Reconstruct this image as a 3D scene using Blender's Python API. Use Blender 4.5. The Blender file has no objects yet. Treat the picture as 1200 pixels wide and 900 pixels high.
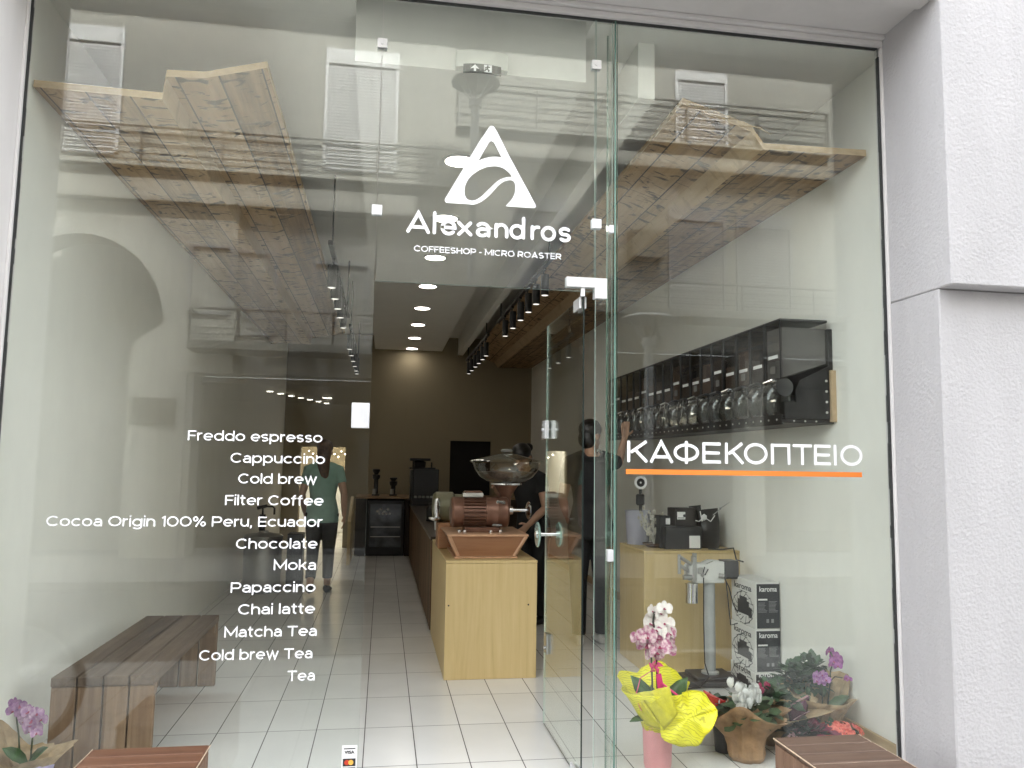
import bpy, bmesh, math, random
from mathutils import Vector, Matrix
from mathutils.geometry import tessellate_polygon
random.seed(7)
R = math.radians
PI = math.pi
S = bpy.context.scene
COL = S.collection

# ------------------------------------------------------------------ camera, world, sun, exposure
cam_d = bpy.data.cameras.new("camera")
cam = bpy.data.objects.new("camera", cam_d)
COL.objects.link(cam)
S.camera = cam
cam_d.sensor_width = 36.0
cam_d.lens = 930.6 / 1200.0 * 36.0
cam_d.clip_start = 0.05
cam_d.clip_end = 500.0
yaw, pitch, roll = 0.158948, 0.100717, 0.015194
_f = Vector((math.sin(yaw) * math.cos(pitch), math.cos(yaw) * math.cos(pitch), math.sin(pitch)))
_r = Vector((math.cos(yaw), -math.sin(yaw), 0.0))
_u = _r.cross(_f)
_r2 = _r * math.cos(roll) + _u * math.sin(roll)
_u2 = _u * math.cos(roll) - _r * math.sin(roll)
M = Matrix((_r2, _u2, -_f)).transposed().to_4x4()
M.translation = Vector((0.0, -3.7, 1.47))
cam.matrix_world = M

SUN_EL, SUN_AZ = R(46), R(4)       # azimuth from +Y towards +X: the sun stands behind the shop, which shades the street up to the upper storeys opposite
world = bpy.data.worlds.new("World")
S.world = world
world.use_nodes = True
wn = world.node_tree.nodes
wl = world.node_tree.links
sky = wn.new("ShaderNodeTexSky")
sky.sky_type = 'NISHITA'
sky.sun_disc = False
sky.sun_elevation = SUN_EL
sky.sun_rotation = SUN_AZ
sky.dust_density = 5.0
sky.air_density = 1.0
sky.ozone_density = 1.0
hs = wn.new("ShaderNodeHueSaturation")
hs.inputs['Saturation'].default_value = 0.16
wl.new(sky.outputs[0], hs.inputs['Color'])
wl.new(hs.outputs[0], wn["Background"].inputs[0])
wn["Background"].inputs[1].default_value = 0.15
sun_d = bpy.data.lights.new("sun", 'SUN')
sun = bpy.data.objects.new("sun", sun_d)
COL.objects.link(sun)
sun_d.energy = 2.0
sun_d.angle = R(0.6)
sun_d.color = (1.0, 0.965, 0.92)
_sd = Vector((math.sin(SUN_AZ) * math.cos(SUN_EL), math.cos(SUN_AZ) * math.cos(SUN_EL), math.sin(SUN_EL)))
sun.rotation_euler = _sd.to_track_quat('Z', 'Y').to_euler()
S.view_settings.view_transform = 'Standard'
S.view_settings.look = 'None'
S.view_settings.gamma = 1.0
S.view_settings.use_curve_mapping = False
S.view_settings.exposure = 3.8
S.cycles.use_denoising = True
S.cycles.max_bounces = 10
S.cycles.diffuse_bounces = 5
S.cycles.glossy_bounces = 5
S.cycles.transparent_max_bounces = 24
S.cycles.caustics_reflective = False
S.cycles.caustics_refractive = False
S.cycles.sample_clamp_indirect = 6.0

# ------------------------------------------------------------------ materials
MATS = {}
def _nodes(name):
    m = bpy.data.materials.new(name)
    m.use_nodes = True
    nt = m.node_tree
    return m, nt.nodes, nt.links, nt.nodes["Principled BSDF"]

def mat(name, col, rough=0.5, metal=0.0, var=0.12, scale=8.0, bump=0.0, bscale=60.0, spec=0.5, coat=0.0, alpha=None, trans=0.0, emit=0.0, sheen=0.0):
    """a procedural material: base colour broken by soft noise, with an optional fine bump"""
    if name in MATS: return MATS[name]
    m, n, l, p = _nodes(name)
    tc = n.new("ShaderNodeTexCoord")
    no = n.new("ShaderNodeTexNoise"); no.inputs['Scale'].default_value = scale; no.inputs['Detail'].default_value = 5
    l.new(tc.outputs['Object'], no.inputs['Vector'])
    cr = n.new("ShaderNodeValToRGB")
    cr.color_ramp.elements[0].position = 0.3; cr.color_ramp.elements[1].position = 0.72
    c0 = [max(0, c * (1 - var)) for c in col]; c1 = [min(1, c * (1 + var)) for c in col]
    cr.color_ramp.elements[0].color = (*c0, 1); cr.color_ramp.elements[1].color = (*c1, 1)
    l.new(no.outputs[0], cr.inputs[0]); l.new(cr.outputs[0], p.inputs['Base Color'])
    p.inputs['Roughness'].default_value = rough
    p.inputs['Metallic'].default_value = metal
    p.inputs['Specular IOR Level'].default_value = spec
    p.inputs['Coat Weight'].default_value = coat
    p.inputs['Transmission Weight'].default_value = trans
    if sheen: p.inputs['Sheen Weight'].default_value = sheen
    if alpha is not None: p.inputs['Alpha'].default_value = alpha
    if emit:
        p.inputs['Emission Color'].default_value = (*col, 1); p.inputs['Emission Strength'].default_value = emit
    if bump:
        nb = n.new("ShaderNodeTexNoise"); nb.inputs['Scale'].default_value = bscale; nb.inputs['Detail'].default_value = 4
        l.new(tc.outputs['Object'], nb.inputs['Vector'])
        b = n.new("ShaderNodeBump"); b.inputs['Strength'].default_value = bump; b.inputs['Distance'].default_value = 0.01
        l.new(nb.outputs[0], b.inputs['Height']); l.new(b.outputs[0], p.inputs['Normal'])
    MATS[name] = m
    return m

def math_node(n, l, op, a, b=None):
    x = n.new("ShaderNodeMath"); x.operation = op
    for i, v in enumerate((a, b)):
        if v is None: continue
        if isinstance(v, (int, float)): x.inputs[i].default_value = v
        else: l.new(v, x.inputs[i])
    return x.outputs[0]

def glass_mat(name, tint, r0=0.045, dust=0.0):
    """window glass: a clear sheet whose reflection grows towards grazing angles"""
    m = bpy.data.materials.new(name); m.use_nodes = True
    n, l = m.node_tree.nodes, m.node_tree.links
    n.clear()
    out = n.new("ShaderNodeOutputMaterial")
    tr = n.new("ShaderNodeBsdfTransparent"); tr.inputs[0].default_value = (*tint, 1)
    gl = n.new("ShaderNodeBsdfGlossy"); gl.inputs['Roughness'].default_value = 0.0
    gl.inputs[0].default_value = (0.97, 1.0, 0.98, 1)
    lw = n.new("ShaderNodeLayerWeight"); lw.inputs[0].default_value = 0.5
    f5 = math_node(n, l, 'POWER', lw.outputs['Facing'], 5.0)
    k = math_node(n, l, 'MULTIPLY', f5, 1.0 - r0)
    k = math_node(n, l, 'ADD', k, r0)
    mx = n.new("ShaderNodeMixShader")
    l.new(k, mx.inputs[0]); l.new(tr.outputs[0], mx.inputs[1]); l.new(gl.outputs[0], mx.inputs[2])
    last = mx.outputs[0]
    if dust:
        tc = n.new("ShaderNodeTexCoord"); mp = n.new("ShaderNodeMapping"); mp.inputs['Scale'].default_value = (3.0, 1.0, 1.1); mp.inputs['Rotation'].default_value = (0, 0.5, 0)
        l.new(tc.outputs['Object'], mp.inputs[0])
        no = n.new("ShaderNodeTexNoise"); no.inputs['Scale'].default_value = 2.2; no.inputs['Detail'].default_value = 9; no.inputs['Roughness'].default_value = 0.68
        l.new(mp.outputs[0], no.inputs['Vector'])
        cr = n.new("ShaderNodeValToRGB"); cr.color_ramp.elements[0].position = 0.42; cr.color_ramp.elements[1].position = 0.80
        cr.color_ramp.elements[0].color = (0, 0, 0, 1); cr.color_ramp.elements[1].color = (dust, dust, dust, 1)
        l.new(no.outputs[0], cr.inputs[0])
        df = n.new("ShaderNodeBsdfDiffuse"); df.inputs[0].default_value = (0.75, 0.75, 0.73, 1)
        m2 = n.new("ShaderNodeMixShader"); l.new(cr.outputs[0], m2.inputs[0]); l.new(last, m2.inputs[1]); l.new(df.outputs[0], m2.inputs[2]); last = m2.outputs[0]
    l.new(last, out.inputs[0])
    MATS[name] = m
    return m

GLASS = glass_mat("window_glass", (0.97, 0.985, 0.972), 0.043, 0.02)
CLEAR = glass_mat("clear_plastic", (0.80, 0.79, 0.77), 0.05)
SMOKE = glass_mat("smoked_acrylic", (0.68, 0.66, 0.65), 0.05)
BOWL = glass_mat("hopper_glass", (0.84, 0.83, 0.79), 0.13)
EDGE = mat("glass_edge", (0.12, 0.22, 0.18), 0.15, var=0.3, scale=3, spec=0.8)
EDGE_PALE = mat("glass_edge_pale", (0.42, 0.55, 0.49), 0.2, var=0.2, scale=3, spec=0.8)

def plaster(name, col, bump, scale, var=0.04, rough=0.85, stain=0.0):
    """painted roughcast: two sizes of bump, faint large-scale dirt"""
    m, n, l, p = _nodes(name)
    tc = n.new("ShaderNodeTexCoord")
    a = n.new("ShaderNodeTexNoise"); a.inputs['Scale'].default_value = scale; a.inputs['Detail'].default_value = 6; a.inputs['Roughness'].default_value = 0.7
    b = n.new("ShaderNodeTexVoronoi"); b.inputs['Scale'].default_value = scale * 0.6
    c = n.new("ShaderNodeTexNoise"); c.inputs['Scale'].default_value = 1.3; c.inputs['Detail'].default_value = 6
    for x in (a, b): l.new(tc.outputs['Object'], x.inputs['Vector'])
    mp = n.new("ShaderNodeMapping"); mp.inputs['Scale'].default_value = (2.6, 2.6, 0.55); l.new(tc.outputs['Object'], mp.inputs[0]); l.new(mp.outputs[0], c.inputs['Vector'])
    c.inputs['Roughness'].default_value = 0.62
    h = math_node(n, l, 'ADD', a.outputs[0], math_node(n, l, 'MULTIPLY', b.outputs['Distance'], 0.5))
    bp = n.new("ShaderNodeBump"); bp.inputs['Strength'].default_value = bump; bp.inputs['Distance'].default_value = 0.012
    l.new(h, bp.inputs['Height']); l.new(bp.outputs[0], p.inputs['Normal'])
    cr = n.new("ShaderNodeValToRGB"); cr.color_ramp.elements[0].position = 0.3; cr.color_ramp.elements[1].position = 0.7
    cr.color_ramp.elements[0].color = (*[x * (1 - var - stain) for x in col], 1); cr.color_ramp.elements[1].color = (*[min(1, x * (1 + var)) for x in col], 1)
    l.new(c.outputs[0], cr.inputs[0]); l.new(cr.outputs[0], p.inputs['Base Color'])
    p.inputs['Roughness'].default_value = rough; p.inputs['Specular IOR Level'].default_value = 0.25
    MATS[name] = m
    return m

def tile_mat(name, tx, ty, ox, oy, col, grout, gw=0.004, rough=0.2):
    m, n, l, p = _nodes(name)
    geo = n.new("ShaderNodeNewGeometry")
    sp = n.new("ShaderNodeSeparateXYZ"); l.new(geo.outputs['Position'], sp.inputs[0])
    def line(o, t, off):
        u = math_node(n, l, 'DIVIDE', math_node(n, l, 'SUBTRACT', o, off), t)
        fr = math_node(n, l, 'FRACT', u)
        d = math_node(n, l, 'MULTIPLY', math_node(n, l, 'ABSOLUTE', math_node(n, l, 'SUBTRACT', fr, 0.5)), t)   # 0.5t at a joint
        return math_node(n, l, 'GREATER_THAN', d, t * 0.5 - gw * 0.5), math_node(n, l, 'FLOOR', u)
    gx, ix = line(sp.outputs[0], tx, ox)
    gy, iy = line(sp.outputs[1], ty, oy)
    g = math_node(n, l, 'MAXIMUM', gx, gy)
    cm = n.new("ShaderNodeCombineXYZ"); l.new(ix, cm.inputs[0]); l.new(iy, cm.inputs[1])
    w = n.new("ShaderNodeTexWhiteNoise"); l.new(cm.outputs[0], w.inputs['Vector'])
    no = n.new("ShaderNodeTexNoise"); no.inputs['Scale'].default_value = 2.5; no.inputs['Detail'].default_value = 8
    l.new(geo.outputs['Position'], no.inputs['Vector'])
    v = math_node(n, l, 'ADD', math_node(n, l, 'MULTIPLY', w.outputs[0], 0.07), math_node(n, l, 'MULTIPLY', no.outputs[0], 0.16))
    v = math_node(n, l, 'ADD', v, 0.87)
    mx = n.new("ShaderNodeMix"); mx.data_type = 'RGBA'; mx.blend_type = 'MULTIPLY'; mx.inputs[0].default_value = 1.0
    mx.inputs[6].default_value = (*col, 1)
    cv = n.new("ShaderNodeCombineColor"); [l.new(v, cv.inputs[i]) for i in range(3)]
    l.new(cv.outputs[0], mx.inputs[7])
    m2 = n.new("ShaderNodeMix"); m2.data_type = 'RGBA'
    l.new(g, m2.inputs[0]); l.new(mx.outputs[2], m2.inputs[6]); m2.inputs[7].default_value = (*grout, 1)
    l.new(m2.outputs[2], p.inputs['Base Color'])
    rr = math_node(n, l, 'ADD', math_node(n, l, 'MULTIPLY', no.outputs[0], 0.18), rough - 0.05)
    l.new(math_node(n, l, 'ADD', rr, math_node(n, l, 'MULTIPLY', g, 0.5)), p.inputs['Roughness'])
    bp = n.new("ShaderNodeBump"); bp.inputs['Strength'].default_value = 0.4; bp.inputs['Distance'].default_value = 0.002; bp.invert = True
    l.new(g, bp.inputs['Height']); l.new(bp.outputs[0], p.inputs['Normal'])
    MATS[name] = m
    return m

def wood_mat(name, c_dark, c_mid, c_light, axis='Y', board=0.2, off=0.0, knots=0.5, rough=0.6, gap=(0.03, 0.02, 0.012), gapw=0.004, across='X', streak=1.0, worn=0.0, seams=0.0):
    """boards running along `axis`, each its own tone, with grain, dark saw marks and dark joints"""
    m, n, l, p = _nodes(name)
    geo = n.new("ShaderNodeTexCoord")
    sp = n.new("ShaderNodeSeparateXYZ"); l.new(geo.outputs['Object'], sp.inputs[0])
    ax = {'X': 0, 'Y': 1, 'Z': 2}
    u = math_node(n, l, 'DIVIDE', math_node(n, l, 'SUBTRACT', sp.outputs[ax[across]], off), board)
    iu = math_node(n, l, 'FLOOR', u); fu = math_node(n, l, 'FRACT', u)
    lon = sp.outputs[ax[axis]]
    w = n.new("ShaderNodeTexWhiteNoise"); w.noise_dimensions = '1D'; l.new(iu, w.inputs['W'])
    lon2 = math_node(n, l, 'ADD', lon, math_node(n, l, 'MULTIPLY', w.outputs[0], 17.0))
    cg = n.new("ShaderNodeCombineXYZ")
    l.new(math_node(n, l, 'MULTIPLY', lon2, 1.6), cg.inputs[0]); l.new(math_node(n, l, 'MULTIPLY', sp.outputs[ax[across]], 26.0), cg.inputs[1])
    rest = [a for a in 'XYZ' if a not in (axis, across)][0]
    l.new(math_node(n, l, 'MULTIPLY', sp.outputs[ax[rest]], 26.0), cg.inputs[2])
    g = n.new("ShaderNodeTexNoise"); g.inputs['Scale'].default_value = 1.0; g.inputs['Detail'].default_value = 8; g.inputs['Roughness'].default_value = 0.62
    g.inputs['Distortion'].default_value = 0.4
    l.new(cg.outputs[0], g.inputs['Vector'])
    t = math_node(n, l, 'ADD', math_node(n, l, 'MULTIPLY', g.outputs[0], 0.75), math_node(n, l, 'MULTIPLY', w.outputs[0], 0.30))
    cr = n.new("ShaderNodeValToRGB")
    e = cr.color_ramp.elements
    e[0].position = 0.25; e[0].color = (*c_dark, 1); e[1].position = 0.82; e[1].color = (*c_light, 1)
    k = e.new(0.5); k.color = (*c_mid, 1)
    l.new(t, cr.inputs[0])
    col = cr.outputs[0]
    def mixc(fac, a, bcol):
        x = n.new("ShaderNodeMix"); x.data_type = 'RGBA'
        l.new(fac, x.inputs[0]); l.new(a, x.inputs[6])
        if isinstance(bcol, tuple): x.inputs[7].default_value = (*bcol, 1)
        else: l.new(bcol, x.inputs[7])
        return x.outputs[2]
    if knots:
        ck = n.new("ShaderNodeCombineXYZ")
        l.new(math_node(n, l, 'MULTIPLY', lon2, 13.0), ck.inputs[0]); l.new(math_node(n, l, 'MULTIPLY', sp.outputs[ax[across]], 7.0 * streak), ck.inputs[1]); l.new(iu, ck.inputs[2])
        kn = n.new("ShaderNodeTexNoise"); kn.inputs['Scale'].default_value = 1.0; kn.inputs['Detail'].default_value = 3; kn.inputs['Distortion'].default_value = 1.2
        l.new(ck.outputs[0], kn.inputs['Vector'])
        kr = n.new("ShaderNodeValToRGB"); kr.color_ramp.elements[0].position = 0.555; kr.color_ramp.elements[1].position = 0.64
        l.new(kn.outputs[0], kr.inputs[0])
        col = mixc(math_node(n, l, 'MULTIPLY', kr.outputs[0], knots), col, tuple(x * 0.35 for x in c_dark))
    if worn:
        wr = n.new("ShaderNodeTexNoise"); wr.inputs['Scale'].default_value = 30.0; wr.inputs['Detail'].default_value = 7; wr.inputs['Roughness'].default_value = 0.8
        l.new(geo.outputs['Object'], wr.inputs['Vector'])
        wk = n.new("ShaderNodeValToRGB"); wk.color_ramp.elements[0].position = 0.66; wk.color_ramp.elements[1].position = 0.74
        l.new(wr.outputs[0], wk.inputs[0])
        col = mixc(math_node(n, l, 'MULTIPLY', wk.outputs[0], worn), col, (0.62, 0.55, 0.47))
    dj = math_node(n, l, 'MULTIPLY', math_node(n, l, 'ABSOLUTE', math_node(n, l, 'SUBTRACT', fu, 0.5)), board)
    jt = math_node(n, l, 'GREATER_THAN', dj, board * 0.5 - gapw * 0.5)
    if seams:
        us = math_node(n, l, 'FRACT', math_node(n, l, 'DIVIDE', lon2, seams))
        ds = math_node(n, l, 'LESS_THAN', math_node(n, l, 'ABSOLUTE', math_node(n, l, 'SUBTRACT', us, 0.5)), 0.0025 / seams)
        jt = math_node(n, l, 'MAXIMUM', jt, ds)
    if gapw: col = mixc(jt, col, gap)
    l.new(col, p.inputs['Base Color'])
    p.inputs['Roughness'].default_value = rough
    p.inputs['Specular IOR Level'].default_value = 0.35
    bp = n.new("ShaderNodeBump"); bp.inputs['Strength'].default_value = 0.35; bp.inputs['Distance'].default_value = 0.004
    hh = math_node(n, l, 'SUBTRACT', g.outputs[0], math_node(n, l, 'MULTIPLY', jt, 1.5)) if gapw else g.outputs[0]
    l.new(hh, bp.inputs['Height']); l.new(bp.outputs[0], p.inputs['Normal'])
    MATS[name] = m
    return m

def emis(name, col, st):
    m, n, l, p = _nodes(name)
    p.inputs['Base Color'].default_value = (0, 0, 0, 1)
    p.inputs['Emission Color'].default_value = (*col, 1); p.inputs['Emission Strength'].default_value = st
    MATS[name] = m
    return m

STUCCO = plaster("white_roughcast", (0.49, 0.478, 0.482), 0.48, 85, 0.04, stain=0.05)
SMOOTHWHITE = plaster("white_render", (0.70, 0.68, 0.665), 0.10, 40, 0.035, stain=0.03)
WALLIN = plaster("cream_wall_paint", (0.86, 0.85, 0.79), 0.05, 60, 0.02, 0.7)
WALLBACK = plaster("ochre_wall_paint", (0.33, 0.28, 0.19), 0.05, 60, 0.03, 0.7)  # cream wall darkened; the low light at the back is in the colour
CEILM = plaster("ceiling_paint", (0.87, 0.86, 0.815), 0.03, 60, 0.02, 0.8)
TILE = tile_mat("white_floor_tiles", 0.2613, 0.575, -0.052, 0.36, (0.80, 0.79, 0.765), (0.07, 0.065, 0.06), 0.0052, 0.14)
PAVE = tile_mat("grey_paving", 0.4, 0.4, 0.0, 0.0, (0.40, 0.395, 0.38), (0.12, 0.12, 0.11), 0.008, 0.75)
ASPH = mat("asphalt", (0.06, 0.06, 0.06), 0.9, var=0.25, scale=30, bump=0.5, bscale=200)
RUSTIC = wood_mat("rustic_boards", (0.17, 0.10, 0.048), (0.42, 0.275, 0.145), (0.57, 0.40, 0.235), 'Y', 0.2, 0.03, 0.95, 0.6, gapw=0.008, seams=2.35)
RAWW = wood_mat("raw_board_edge", (0.36, 0.25, 0.13), (0.47, 0.34, 0.2), (0.56, 0.42, 0.27), 'Y', 3.0, -1.5, 0.25, 0.65, across='Z', gapw=0.0)
PLY = wood_mat("birch_plywood", (0.47, 0.345, 0.15), (0.60, 0.45, 0.215), (0.68, 0.53, 0.28), 'Z', 3.0, -1.4, 0.0, 0.45, gapw=0.0)
SLAT = wood_mat("dark_slats", (0.075, 0.04, 0.02), (0.16, 0.09, 0.045), (0.24, 0.145, 0.075), 'Z', 0.16, 0.0, 0.15, 0.5, across='Y', gapw=0.012)
DECK = wood_mat("weathered_deck", (0.075, 0.05, 0.034), (0.135, 0.095, 0.066), (0.21, 0.155, 0.112), 'Y', 0.1165, -1.495, 0.1, 0.7, gapw=0.0, worn=0.25)
DECKV = wood_mat("deck_upright", (0.13, 0.075, 0.042), (0.22, 0.14, 0.083), (0.31, 0.21, 0.13), 'Z', 0.1165, -1.495, 0.1, 0.6, gapw=0.0, worn=0.15)
PLANK = wood_mat("red_planks", (0.065, 0.027, 0.014), (0.12, 0.054, 0.030), (0.18, 0.09, 0.05), 'X', 0.5, 0, 0.15, 0.55, across='Y', gapw=0.0, worn=0.5)
PLANKR = wood_mat("brown_planks", (0.055, 0.032, 0.021), (0.092, 0.056, 0.038), (0.135, 0.088, 0.062), 'X', 0.5, 0, 0.15, 0.6, across='Y', gapw=0.0, worn=0.8)
PALEEDGE = mat("worn_edge", (0.60, 0.47, 0.34), 0.7, var=0.3, scale=40)
SKIRT = wood_mat("pale_oak", (0.38, 0.27, 0.15), (0.50, 0.37, 0.23), (0.58, 0.45, 0.3), 'Y', 3, 0, 0.0, 0.5, gapw=0)
TRAYW = wood_mat("tray_wood", (0.20, 0.085, 0.04), (0.30, 0.145, 0.07), (0.38, 0.20, 0.105), 'X', 3, -1, 0.0, 0.45, across='Z', gapw=0)
TRAYE = mat("tray_edge", (0.50, 0.29, 0.17), 0.5, scale=20)
WHITE = mat("white_vinyl", (0.90, 0.90, 0.92), 0.5, var=0.01)
ORANGE = mat("orange_vinyl", (0.85, 0.23, 0.035), 0.45, var=0.08, scale=2)
FITTING = mat("brushed_fitting", (0.74, 0.74, 0.75), 0.38, 0.35, var=0.05, scale=20)
CHROME = mat("chrome", (0.80, 0.80, 0.80), 0.12, 1.0, var=0.03)
STEEL = mat("steel", (0.45, 0.45, 0.44), 0.28, 1.0, var=0.1)
BLACK = mat("black_plastic", (0.012, 0.012, 0.013), 0.35, var=0.3)
BLACKM = mat("black_metal", (0.016, 0.015, 0.015), 0.42, 0.2, var=0.3)
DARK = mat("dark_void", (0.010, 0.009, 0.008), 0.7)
COPPER = mat("bronze_paint", (0.185, 0.092, 0.060), 0.34, 0.45, var=0.18, scale=14)
OLIVE = mat("olive_paint", (0.16, 0.15, 0.085), 0.4, 0.2, var=0.2)
BEAN = mat("coffee_beans", (0.085, 0.045, 0.028), 0.55, var=0.6, scale=120, bump=1.0, bscale=160)
GREYPL = mat("grey_plastic", (0.46, 0.47, 0.49), 0.45, var=0.05)
CARDW = mat("white_carton", (0.70, 0.69, 0.66), 0.6, var=0.04)
CARDK = mat("dark_carton", (0.028, 0.029, 0.032), 0.5, var=0.2)
KRAFTBOX = mat("brown_carton", (0.36, 0.26, 0.17), 0.7)
PAPER = mat("white_paper", (0.82, 0.81, 0.80), 0.6, var=0.03)
LAMPON = emis("lamp_diffuser", (1.0, 0.93, 0.82), 1.7)

# ------------------------------------------------------------------ mesh helpers
ORG = {}
class MB:
    """collects shapes in world coordinates; obj() links them as ONE mesh object"""
    def __init__(s): s.bm = bmesh.new(); s.mi = 0
    def _new(s, verts, faces):
        vs = [s.bm.verts.new(v) for v in verts]
        out = []
        for f in faces:
            try:
                x = s.bm.faces.new([vs[i] for i in f]); x.material_index = s.mi; out.append(x)
            except ValueError: pass
        return vs, out
    def m(s, i): s.mi = i; return s
    def box(s, x0, x1, y0, y1, z0, z1, bev=0.0, rot=None, piv=None, seg=1):
        v = [(x, y, z) for x in (x0, x1) for y in (y0, y1) for z in (z0, z1)]
        if rot is not None:
            p = Vector(piv if piv else ((x0 + x1) / 2, (y0 + y1) / 2, (z0 + z1) / 2))
            v = [rot @ (Vector(q) - p) + p for q in v]
        f = [(0, 1, 3, 2), (4, 6, 7, 5), (0, 4, 5, 1), (2, 3, 7, 6), (0, 2, 6, 4), (1, 5, 7, 3)]
        vs, fs = s._new(v, f)
        if bev > 0:
            ed = list({e for q in fs for e in q.edges})
            r = bmesh.ops.bevel(s.bm, geom=ed, offset=bev, segments=seg, affect='EDGES', profile=0.5)
            for q in r['faces']: q.material_index = s.mi
        return s
    def loft(s, pts, rad, side=None, n=12, cap=True):
        """tube through pts; rad: number or (a,b) per point, `a` measured along `side`"""
        pts = [Vector(p) for p in pts]
        if not isinstance(rad, (list,)): rad = [rad] * len(pts)
        rings = []
        prev = None
        for i, p in enumerate(pts):
            d = (pts[min(i + 1, len(pts) - 1)] - pts[max(i - 1, 0)])
            if d.length < 1e-9: d = Vector((0, 0, 1))
            d.normalize()
            sd = Vector(side) if side is not None else (prev if prev is not None else (Vector((1, 0, 0)) if abs(d.x) < 0.8 else Vector((0, 1, 0))))
            a = (sd - d * sd.dot(d))
            if a.length < 1e-6: a = d.orthogonal()
            a.normalize(); prev = a
            b = d.cross(a)
            ra, rb = rad[i] if isinstance(rad[i], tuple) else (rad[i], rad[i])
            rings.append([p + a * (math.cos(2 * PI * k / n) * ra) + b * (math.sin(2 * PI * k / n) * rb) for k in range(n)])
        v = [q for r in rings for q in r]
        f = []
        for i in range(len(pts) - 1):
            for k in range(n):
                f.append((i * n + k, i * n + (k + 1) % n, (i + 1) * n + (k + 1) % n, (i + 1) * n + k))
        if cap:
            f.append(tuple(range(n))[::-1]); f.append(tuple((len(pts) - 1) * n + k for k in range(n)))
        s._new(v, f)
        return s
    def cyl(s, p0, p1, r0, r1=None, n=20): return s.loft([p0, p1], [r0, r1 if r1 is not None else r0], n=n)
    def lathe(s, c, prof, n=28, axis='Z', closed=True, fn=None):
        """prof: (radius, height) list; fn(theta, i, r, h) -> (r, h) reshapes it"""
        c = Vector(c); v = []; f = []
        for i, (r, h) in enumerate(prof):
            for k in range(n):
                t = 2 * PI * k / n
                rr, hh = fn(t, i, r, h) if fn else (r, h)
                q = (rr * math.cos(t), rr * math.sin(t), hh)
                if axis == 'X': q = (q[2], q[0], q[1])
                elif axis == 'Y': q = (q[0], q[2], q[1])
                v.append(c + Vector(q))
        for i in range(len(prof) - 1):
            for k in range(n):
                f.append((i * n + k, i * n + (k + 1) % n, (i + 1) * n + (k + 1) % n, (i + 1) * n + k))
        if closed:
            if prof[0][0] > 1e-6: f.append(tuple(range(n))[::-1])
            if prof[-1][0] > 1e-6: f.append(tuple((len(prof) - 1) * n + k for k in range(n)))
        s._new(v, f)
        return s
    def ball(s, c, r, sc=(1, 1, 1), sub=2, rot=None):
        mtx = Matrix.Translation(Vector(c)) @ (rot.to_4x4() if rot is not None else Matrix()) @ Matrix.Diagonal((*sc, 1))
        d = bmesh.ops.create_icosphere(s.bm, subdivisions=sub, radius=r, matrix=mtx)
        for v in d['verts']:
            for q in v.link_faces: q.material_index = s.mi; q.smooth = True
        return s
    def prism(s, poly, lo, hi, plane='XY'):
        """a (non-convex) outline in `plane` pushed from lo to hi along the third axis"""
        def put(a, b, c): return {'XY': (a, b, c), 'XZ': (a, c, b), 'YZ': (c, a, b)}[plane]
        n = len(poly)
        v = [put(a, b, lo) for a, b in poly] + [put(a, b, hi) for a, b in poly]
        tri = tessellate_polygon([[Vector((a, b, 0)) for a, b in poly]])
        f = [t for t in tri] + [tuple(i + n for i in t)[::-1] for t in tri]
        for i in range(n): f.append((i, (i + 1) % n, (i + 1) % n + n, i + n))
        s._new(v, f)
        return s
    def face(s, pts):
        s._new([tuple(p) for p in pts], [tuple(range(len(pts)))]); return s
    def obj(s, name, mats, parent=None, smooth=35, solid=0.0, label=None, org=None):
        bm = s.bm
        bmesh.ops.recalc_face_normals(bm, faces=bm.faces[:])
        o3 = Vector(org) if org is not None else (ORG[parent.name] if parent is not None else Vector((0, 0, 0)))
        for v in bm.verts: v.co -= o3
        me = bpy.data.meshes.new(name); bm.to_mesh(me); bm.free()
        if not isinstance(mats, (list, tuple)): mats = [mats]
        for x in mats: me.materials.append(x)
        if smooth:
            me.shade_smooth(); me.set_sharp_from_angle(angle=R(smooth))
        o = bpy.data.objects.new(name, me); COL.objects.link(o)
        ORG[o.name] = o3
        if parent is not None: o.parent = parent
        elif org is not None: o.location = o3
        if solid:
            md = o.modifiers.new("thickness", 'SOLIDIFY'); md.thickness = solid; md.offset = 0
        if label: o['label'] = label
        return o

def tag(o, label, cat, group=None, kind=None):
    o['label'] = label; o['category'] = cat
    if group: o['group'] = group
    if kind: o['kind'] = kind
    return o
def thing(name, label, cat, loc, group=None):
    o = bpy.data.objects.new(name, None); COL.objects.link(o)
    o.location = loc; o.empty_display_size = 0.1
    ORG[o.name] = Vector(loc)
    return tag(o, label, cat, group)
def struct(name, mb, mats, smooth=35):
    o = mb.obj(name, mats, smooth=smooth); o['kind'] = 'structure'; return o
def dup(root, loc, label, rz=None, group=None, scale=None):
    r = root.copy(); COL.objects.link(r); r.location = loc
    if rz is not None: r.rotation_euler = (0, 0, rz)
    if scale: r.scale = (scale,) * 3
    r['label'] = label
    if group: r['group'] = group
    for ch in root.children:
        c = ch.copy(); COL.objects.link(c); c.parent = r
        for g in ch.children:
            d = g.copy(); COL.objects.link(d); d.parent = c
    return r

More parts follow.
